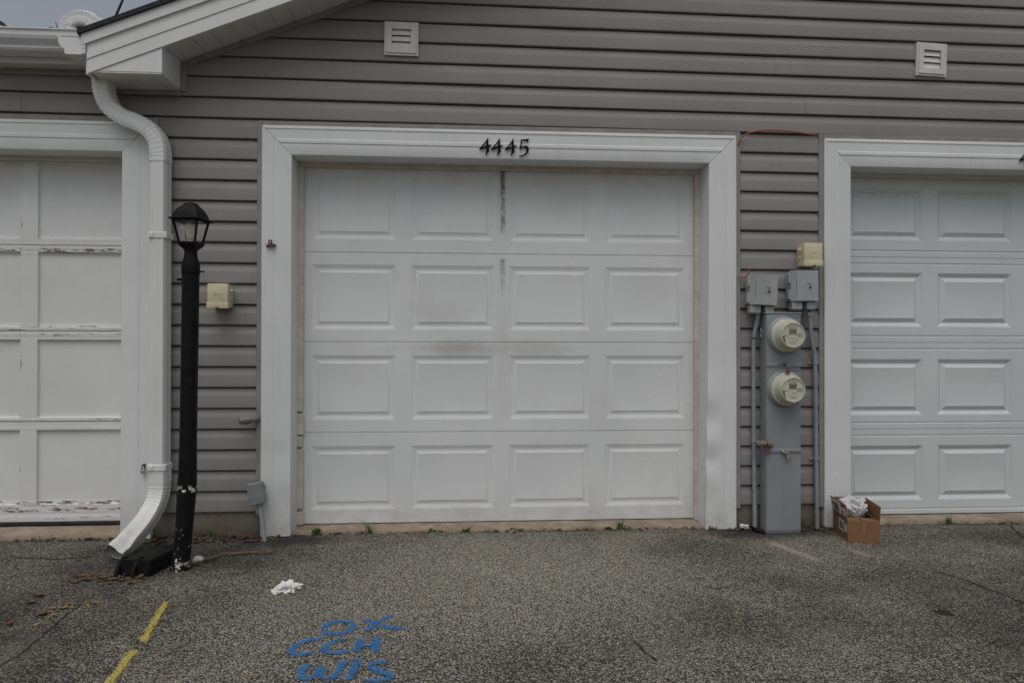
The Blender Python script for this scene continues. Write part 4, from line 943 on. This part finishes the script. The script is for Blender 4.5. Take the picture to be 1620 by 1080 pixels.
def litter(x0, x1, y0, y1, n, seed, loc, label, mat='litter'):
    rr = random.Random(seed); bm = B()
    for i in range(n):
        x, y = rr.uniform(x0, x1), y1-(y1-y0)*rr.random()**1.6; s = rr.uniform(.006, .022); a = rr.uniform(0, 6.28); z = rr.uniform(.002, .014)
        u = Vector((math.cos(a), math.sin(a), rr.uniform(-.3, .3)))*s; v = Vector((-math.sin(a), math.cos(a), rr.uniform(-.4, .4)))*s*rr.uniform(.2, .7); c = Vector((x, y, z))
        bm.faces.new([bm.verts.new(p) for p in (c-u, c-v*.8+u*.2, c+u, c+v)])
    o = obj('leaf_litter', bm, M[mat], loc=loc); return tag(o, label, 'leaf litter', kind='stuff')
litter(-1.72, -1.02, -.13, -.004, 420, 1, (-1.4, -.03, 0), 'brown leaf litter along the wall foot behind the lamp post')
litter(1.50, 2.12, -.09, -.004, 260, 2, (1.8, -.03, 0), 'brown leaf litter along the wall foot around the meter cabinet')
litter(-4.3, -1.75, -.05, -.015, 260, 4, (-2.2, -.03, 0), 'brown grit along the slab edge below the left door')
litter(-1.0, 3.4, -.02, .012, 240, 5, (.3, 0, 0), 'brown grit along the slab edge below the middle and right doors')
litter(-1.80, -1.44, -.76, -.62, 110, 8, (-1.6, -.68, 0), 'orange brown leaf crumbs around the front of the black block', 'leaf')
litter(-1.66, -1.48, -1.2, -.98, 26, 9, (-1.56, -1.1, 0), 'tan leaf crumbs gathered along the crack at left', 'leaf2')
bm = crumple(7.7, 3, .035, .022, .014, .6, 1.8); ls = obj('plastic_scrap', bm, M['rag'], local=True, smooth=35); ls.location = (1.606, -.050, .022); ls.rotation_euler = (0, .3, .4); tag(ls, 'small white plastic scrap in the litter left of the meter cabinet', 'litter')
bm = crumple(9.1, 3, .055, .016, .012, .6, 1.8); ls = obj('foil_scrap', bm, M['block'], local=True, smooth=35); ls.location = (1.664, -.105, .014); ls.rotation_euler = (0, .2, -.9); tag(ls, 'crumpled dark foil scrap at the left foot of the meter cabinet', 'litter')

def weed(x, y, n, hgt, seed, label, broad=0.):
    rr = random.Random(seed); bm = B()
    for i in range(n):
        a = rr.uniform(0, 6.28); L = 1.45*hgt*rr.uniform(.5, 1.1); lean = rr.uniform(.3, 1.1); wv = (.0035+broad*rr.uniform(.5, 1.2)); rows = []
        d = Vector((math.cos(a), math.sin(a)*.45, 0)); s = Vector((-math.sin(a), math.cos(a), 0)); ox, oy = rr.uniform(-.02, .02), rr.uniform(-.006, .006)
        for k in range(6):
            t = k/5; p = Vector((ox, oy, 0))+d*L*lean*t*t*.9+Vector((0, 0, L*(t-.35*lean*t*t))); ww = wv*(math.sin(math.pi*min(.97, t*.8+.2)) if broad else (1-t)**.7)
            rows.append([bm.verts.new(p-s*ww), bm.verts.new(p+Vector((0, 0, -.15*ww))), bm.verts.new(p+s*ww)])
        grid_faces(bm, rows)
    o = obj('weed', bm, M['grass'], local=True, smooth=True); o.location = (x, y, .004)
    return tag(o, label, 'weed', 'weeds along the slab joint')
weed(-.842, -.002, 14, .035, 1, 'leafy green weed at the left foot of the middle door', .007)
weed(-.545, -.002, 12, .075, 2, 'wispy tall grass tuft with long blades below the middle door')
weed(-.193, .012, 16, .018, 3, 'tiny green weed right of the wispy grass tuft', .005)
weed(.002, .014, 16, .016, 4, 'tiny green weed roughly below the first seam of the middle door', .005)
weed(.268, .014, 12, .014, 5, 'smallest green weed, under the dark door streak', .005)
weed(.90, .004, 26, .055, 6, 'bushy green grass tuft at the right end of the middle door')
weed(.83, .004, 12, .02, 61, 'low green weed just left of the bushy grass tuft', .004)
weed(2.885, .0, 26, .05, 7, 'bright green grass tuft below the right garage door')
weed(1.425, -.042, 10, .018, 8, 'low green weed at the foot of the right casing of the middle door', .004)
weed(-1.39, -.012, 8, .045, 9, 'spindly green weed against the concrete behind the lamp post')

# writing and lines sprayed on the asphalt: real paint films just above it
def ribbon(bm, pts, w, z, n=10):
    uvl = bm.loops.layers.uv.verify(); P = spline([(x, y, z) for x, y in pts], n) if len(pts) > 2 else [Vector((*pts[0], z)).lerp(Vector((*pts[1], z)), i/12) for i in range(13)]
    L = []; R_ = []
    d0 = (P[0]-P[1]).normalized(); d1 = (P[-1]-P[-2]).normalized(); P = [P[0]+d0*w*.45]+P+[P[-1]+d1*w*.45]
    for i, p in enumerate(P):
        t = (P[min(i+1, len(P)-1)]-P[max(i-1, 0)]).normalized(); s = Vector((-t.y, t.x, 0)); ww = w*(1+.18*noise.noise(p*9))
        L.append(bm.verts.new(p+s*ww)); R_.append(bm.verts.new(p-s*ww))
    m_ = len(P)-1
    for i in range(m_):
        f = bm.faces.new((L[i], L[i+1], R_[i+1], R_[i]))
        for lp_, uv in zip(f.loops, ((i/m_, 1), ((i+1)/m_, 1), ((i+1)/m_, 0), (i/m_, 0))): lp_[uvl].uv = uv
STROKES = [[(-.528, -1.309), (-.519, -1.248), (-.487, -1.228), (-.443, -1.242), (-.424, -1.278), (-.439, -1.33), (-.479, -1.344), (-.512, -1.336), (-.530, -1.300)],
    [(-.386, -1.223), (-.339, -1.256)], [(-.287, -1.183), (-.33, -1.24), (-.365, -1.324)], [(-.321, -1.274), (-.279, -1.303), (-.236, -1.313)],
    [(-.516, -1.391), (-.546, -1.386), (-.575, -1.404), (-.6, -1.443), (-.603, -1.48), (-.578, -1.511), (-.547, -1.506), (-.528, -1.487)],
    [(-.433, -1.401), (-.459, -1.403), (-.484, -1.436), (-.491, -1.473), (-.471, -1.501), (-.436, -1.505), (-.404, -1.486)],
    [(-.373, -1.4), (-.377, -1.494)], [(-.32, -1.388), (-.311, -1.503)], [(-.38, -1.457), (-.316, -1.451)],
    [(-.522, -1.581), (-.531, -1.633), (-.524, -1.673), (-.499, -1.686), (-.478, -1.664), (-.472, -1.605)], [(-.472, -1.605), (-.465, -1.661), (-.443, -1.689), (-.419, -1.679), (-.413, -1.625), (-.402, -1.567)],
    [(-.363, -1.552), (-.361, -1.628), (-.373, -1.701)], [(-.257, -1.589), (-.294, -1.589), (-.314, -1.615), (-.291, -1.64), (-.254, -1.667), (-.238, -1.691), (-.256, -1.711), (-.326, -1.712)]]
bm = B()
for i, s in enumerate(STROKES): ribbon(bm, s, .0235, .004+.0003*i)
bl = obj('painted_writing', bm, M['blue'], loc=(-.42, -1.45, 0)); tag(bl, 'blue spray-painted letters OK CCH WIS on the asphalt', 'painted writing', kind='structure')
bm = B(); ribbon(bm, [(-1.232, -.98), (-1.209, -1.102), (-1.183, -1.226), (-1.151, -1.366)], .0215, .004)
yl = obj('painted_line', bm, M['yellow'], loc=(-1.19, -1.18, 0)); tag(yl, 'yellow spray-painted dash on the asphalt, the one nearer the lamp post', 'painted line', kind='structure')
bm = B(); ribbon(bm, [(-1.146, -1.443), (-1.135, -1.528), (-1.114, -1.70)], .023, .004)
yl = obj('painted_line', bm, M['yellow'], loc=(-1.13, -1.56, 0)); tag(yl, 'yellow spray-painted dash at the bottom edge of the picture', 'painted line', kind='structure')

# cracks and a tar spot in the asphalt
def crack(pts, w, seed):
    bm = B(); P = spline([(x, y, .002) for x, y in pts], 14); rr = random.Random(seed); L = []; R_ = []
    for i, p in enumerate(P):
        t = (P[min(i+1, len(P)-1)]-P[max(i-1, 0)]).normalized(); s = Vector((-t.y, t.x, 0)); off = .014*noise.noise(p*14+Vector((seed, 0, 0)))+.006*noise.noise(p*45); ww = 1.6*w*(.35+.9*abs(noise.noise(p*22)))*min(1, i/3+.15, (len(P)-1-i)/3+.15)
        L.append(bm.verts.new(p+s*(off+ww))); R_.append(bm.verts.new(p+s*(off-ww)))
    for i in range(len(P)-1): bm.faces.new((L[i], L[i+1], R_[i+1], R_[i]))
    return tag(obj('crack', bm, M['crack']), 'thin dark crack in the asphalt', 'crack', kind='structure')
crack([(.605, -1.47), (.617, -1.53), (.64, -1.63)], .004, 1); crack([(2.20, -.80), (2.27, -.93), (2.285, -1.07), (2.32, -1.25), (2.30, -1.45)], .004, 2)
crack([(-1.57, -.98), (-1.56, -1.15), (-1.53, -1.42), (-1.56, -1.7)], .0035, 3); crack([(3.25, -.02), (3.15, -.18), (3.11, -.3), (3.08, -.45)], .008, 4); crack([(-2.3, -.30), (-2.05, -.36), (-1.85, -.33)], .004, 5)
crack([(1.0, -.95), (1.12, -.97), (1.2, -.93)], .003, 6)
bm = B(); c = bm.verts.new((1.905, -1.285, .003)); rr = random.Random(2); V = []
for k in range(26):
    a = 2*math.pi*k/26; r = 1+.8*noise.noise(Vector((math.cos(a)*1.6, math.sin(a)*1.6, 3))); V.append(bm.verts.new((1.905+.034*r*math.cos(a), -1.285+.026*r*math.sin(a), .0025)))
for k in range(26): bm.faces.new((c, V[k], V[(k+1) % 26]))
tag(obj('tar_spot', bm, M['crack'], loc=(1.905, -1.285, 0)), 'black tar spot on the asphalt at right', 'tar spot', kind='structure')

# bits on the roof
def twig(pts, r, loc, label):
    o = obj('twig', wiggly(pts, (r, r*.5), .008, 5), M['twig'], loc=loc, smooth=True); return tag(o, label, 'twig', 'twigs caught in the gutter')
twig([(-2.168, -.20, 2.702), (-2.160, -.20, 2.712), (-2.140, -.20, 2.706), (-2.118, -.20, 2.705)], .005, (-2.14, -.2, 2.69), 'short dark twig lying in the left gutter beside the white elbow')
twig([(-2.118, -.215, 2.69), (-2.122, -.215, 2.715), (-2.13, -.215, 2.738)], .003, (-2.12, -.21, 2.69), 'tiny upright twig left of the roof elbow')
twig([(-2.055, -.24, 2.655), (-2.068, -.24, 2.685), (-2.075, -.24, 2.70)], .003, (-2.06, -.24, 2.66), 'thin dark twig leaning over the gutter end cap')
twig([(-2.48, -.18, 2.765), (-2.42, -.19, 2.735), (-2.39, -.21, 2.712), (-2.37, -.22, 2.698)], .012, (-2.45, -.2, 2.7), 'thick dark branch end on the gutter at the left picture edge')
bm = tube(B(), [(-2.13, .35, 2.99), (-2.113, .35, 3.03), (-2.084, .35, 3.10), (-2.045, .35, 3.20), (-1.86, .35, 3.75), (-.6, .35, 7.6)], [.008, .007, .007, .006, .006, .006], 8)
tag(obj('service_cable', bm, M['twig'], loc=(-2.13, .35, 2.99), smooth=True), 'thin dark cable rising from the roof edge against the sky', 'cable')
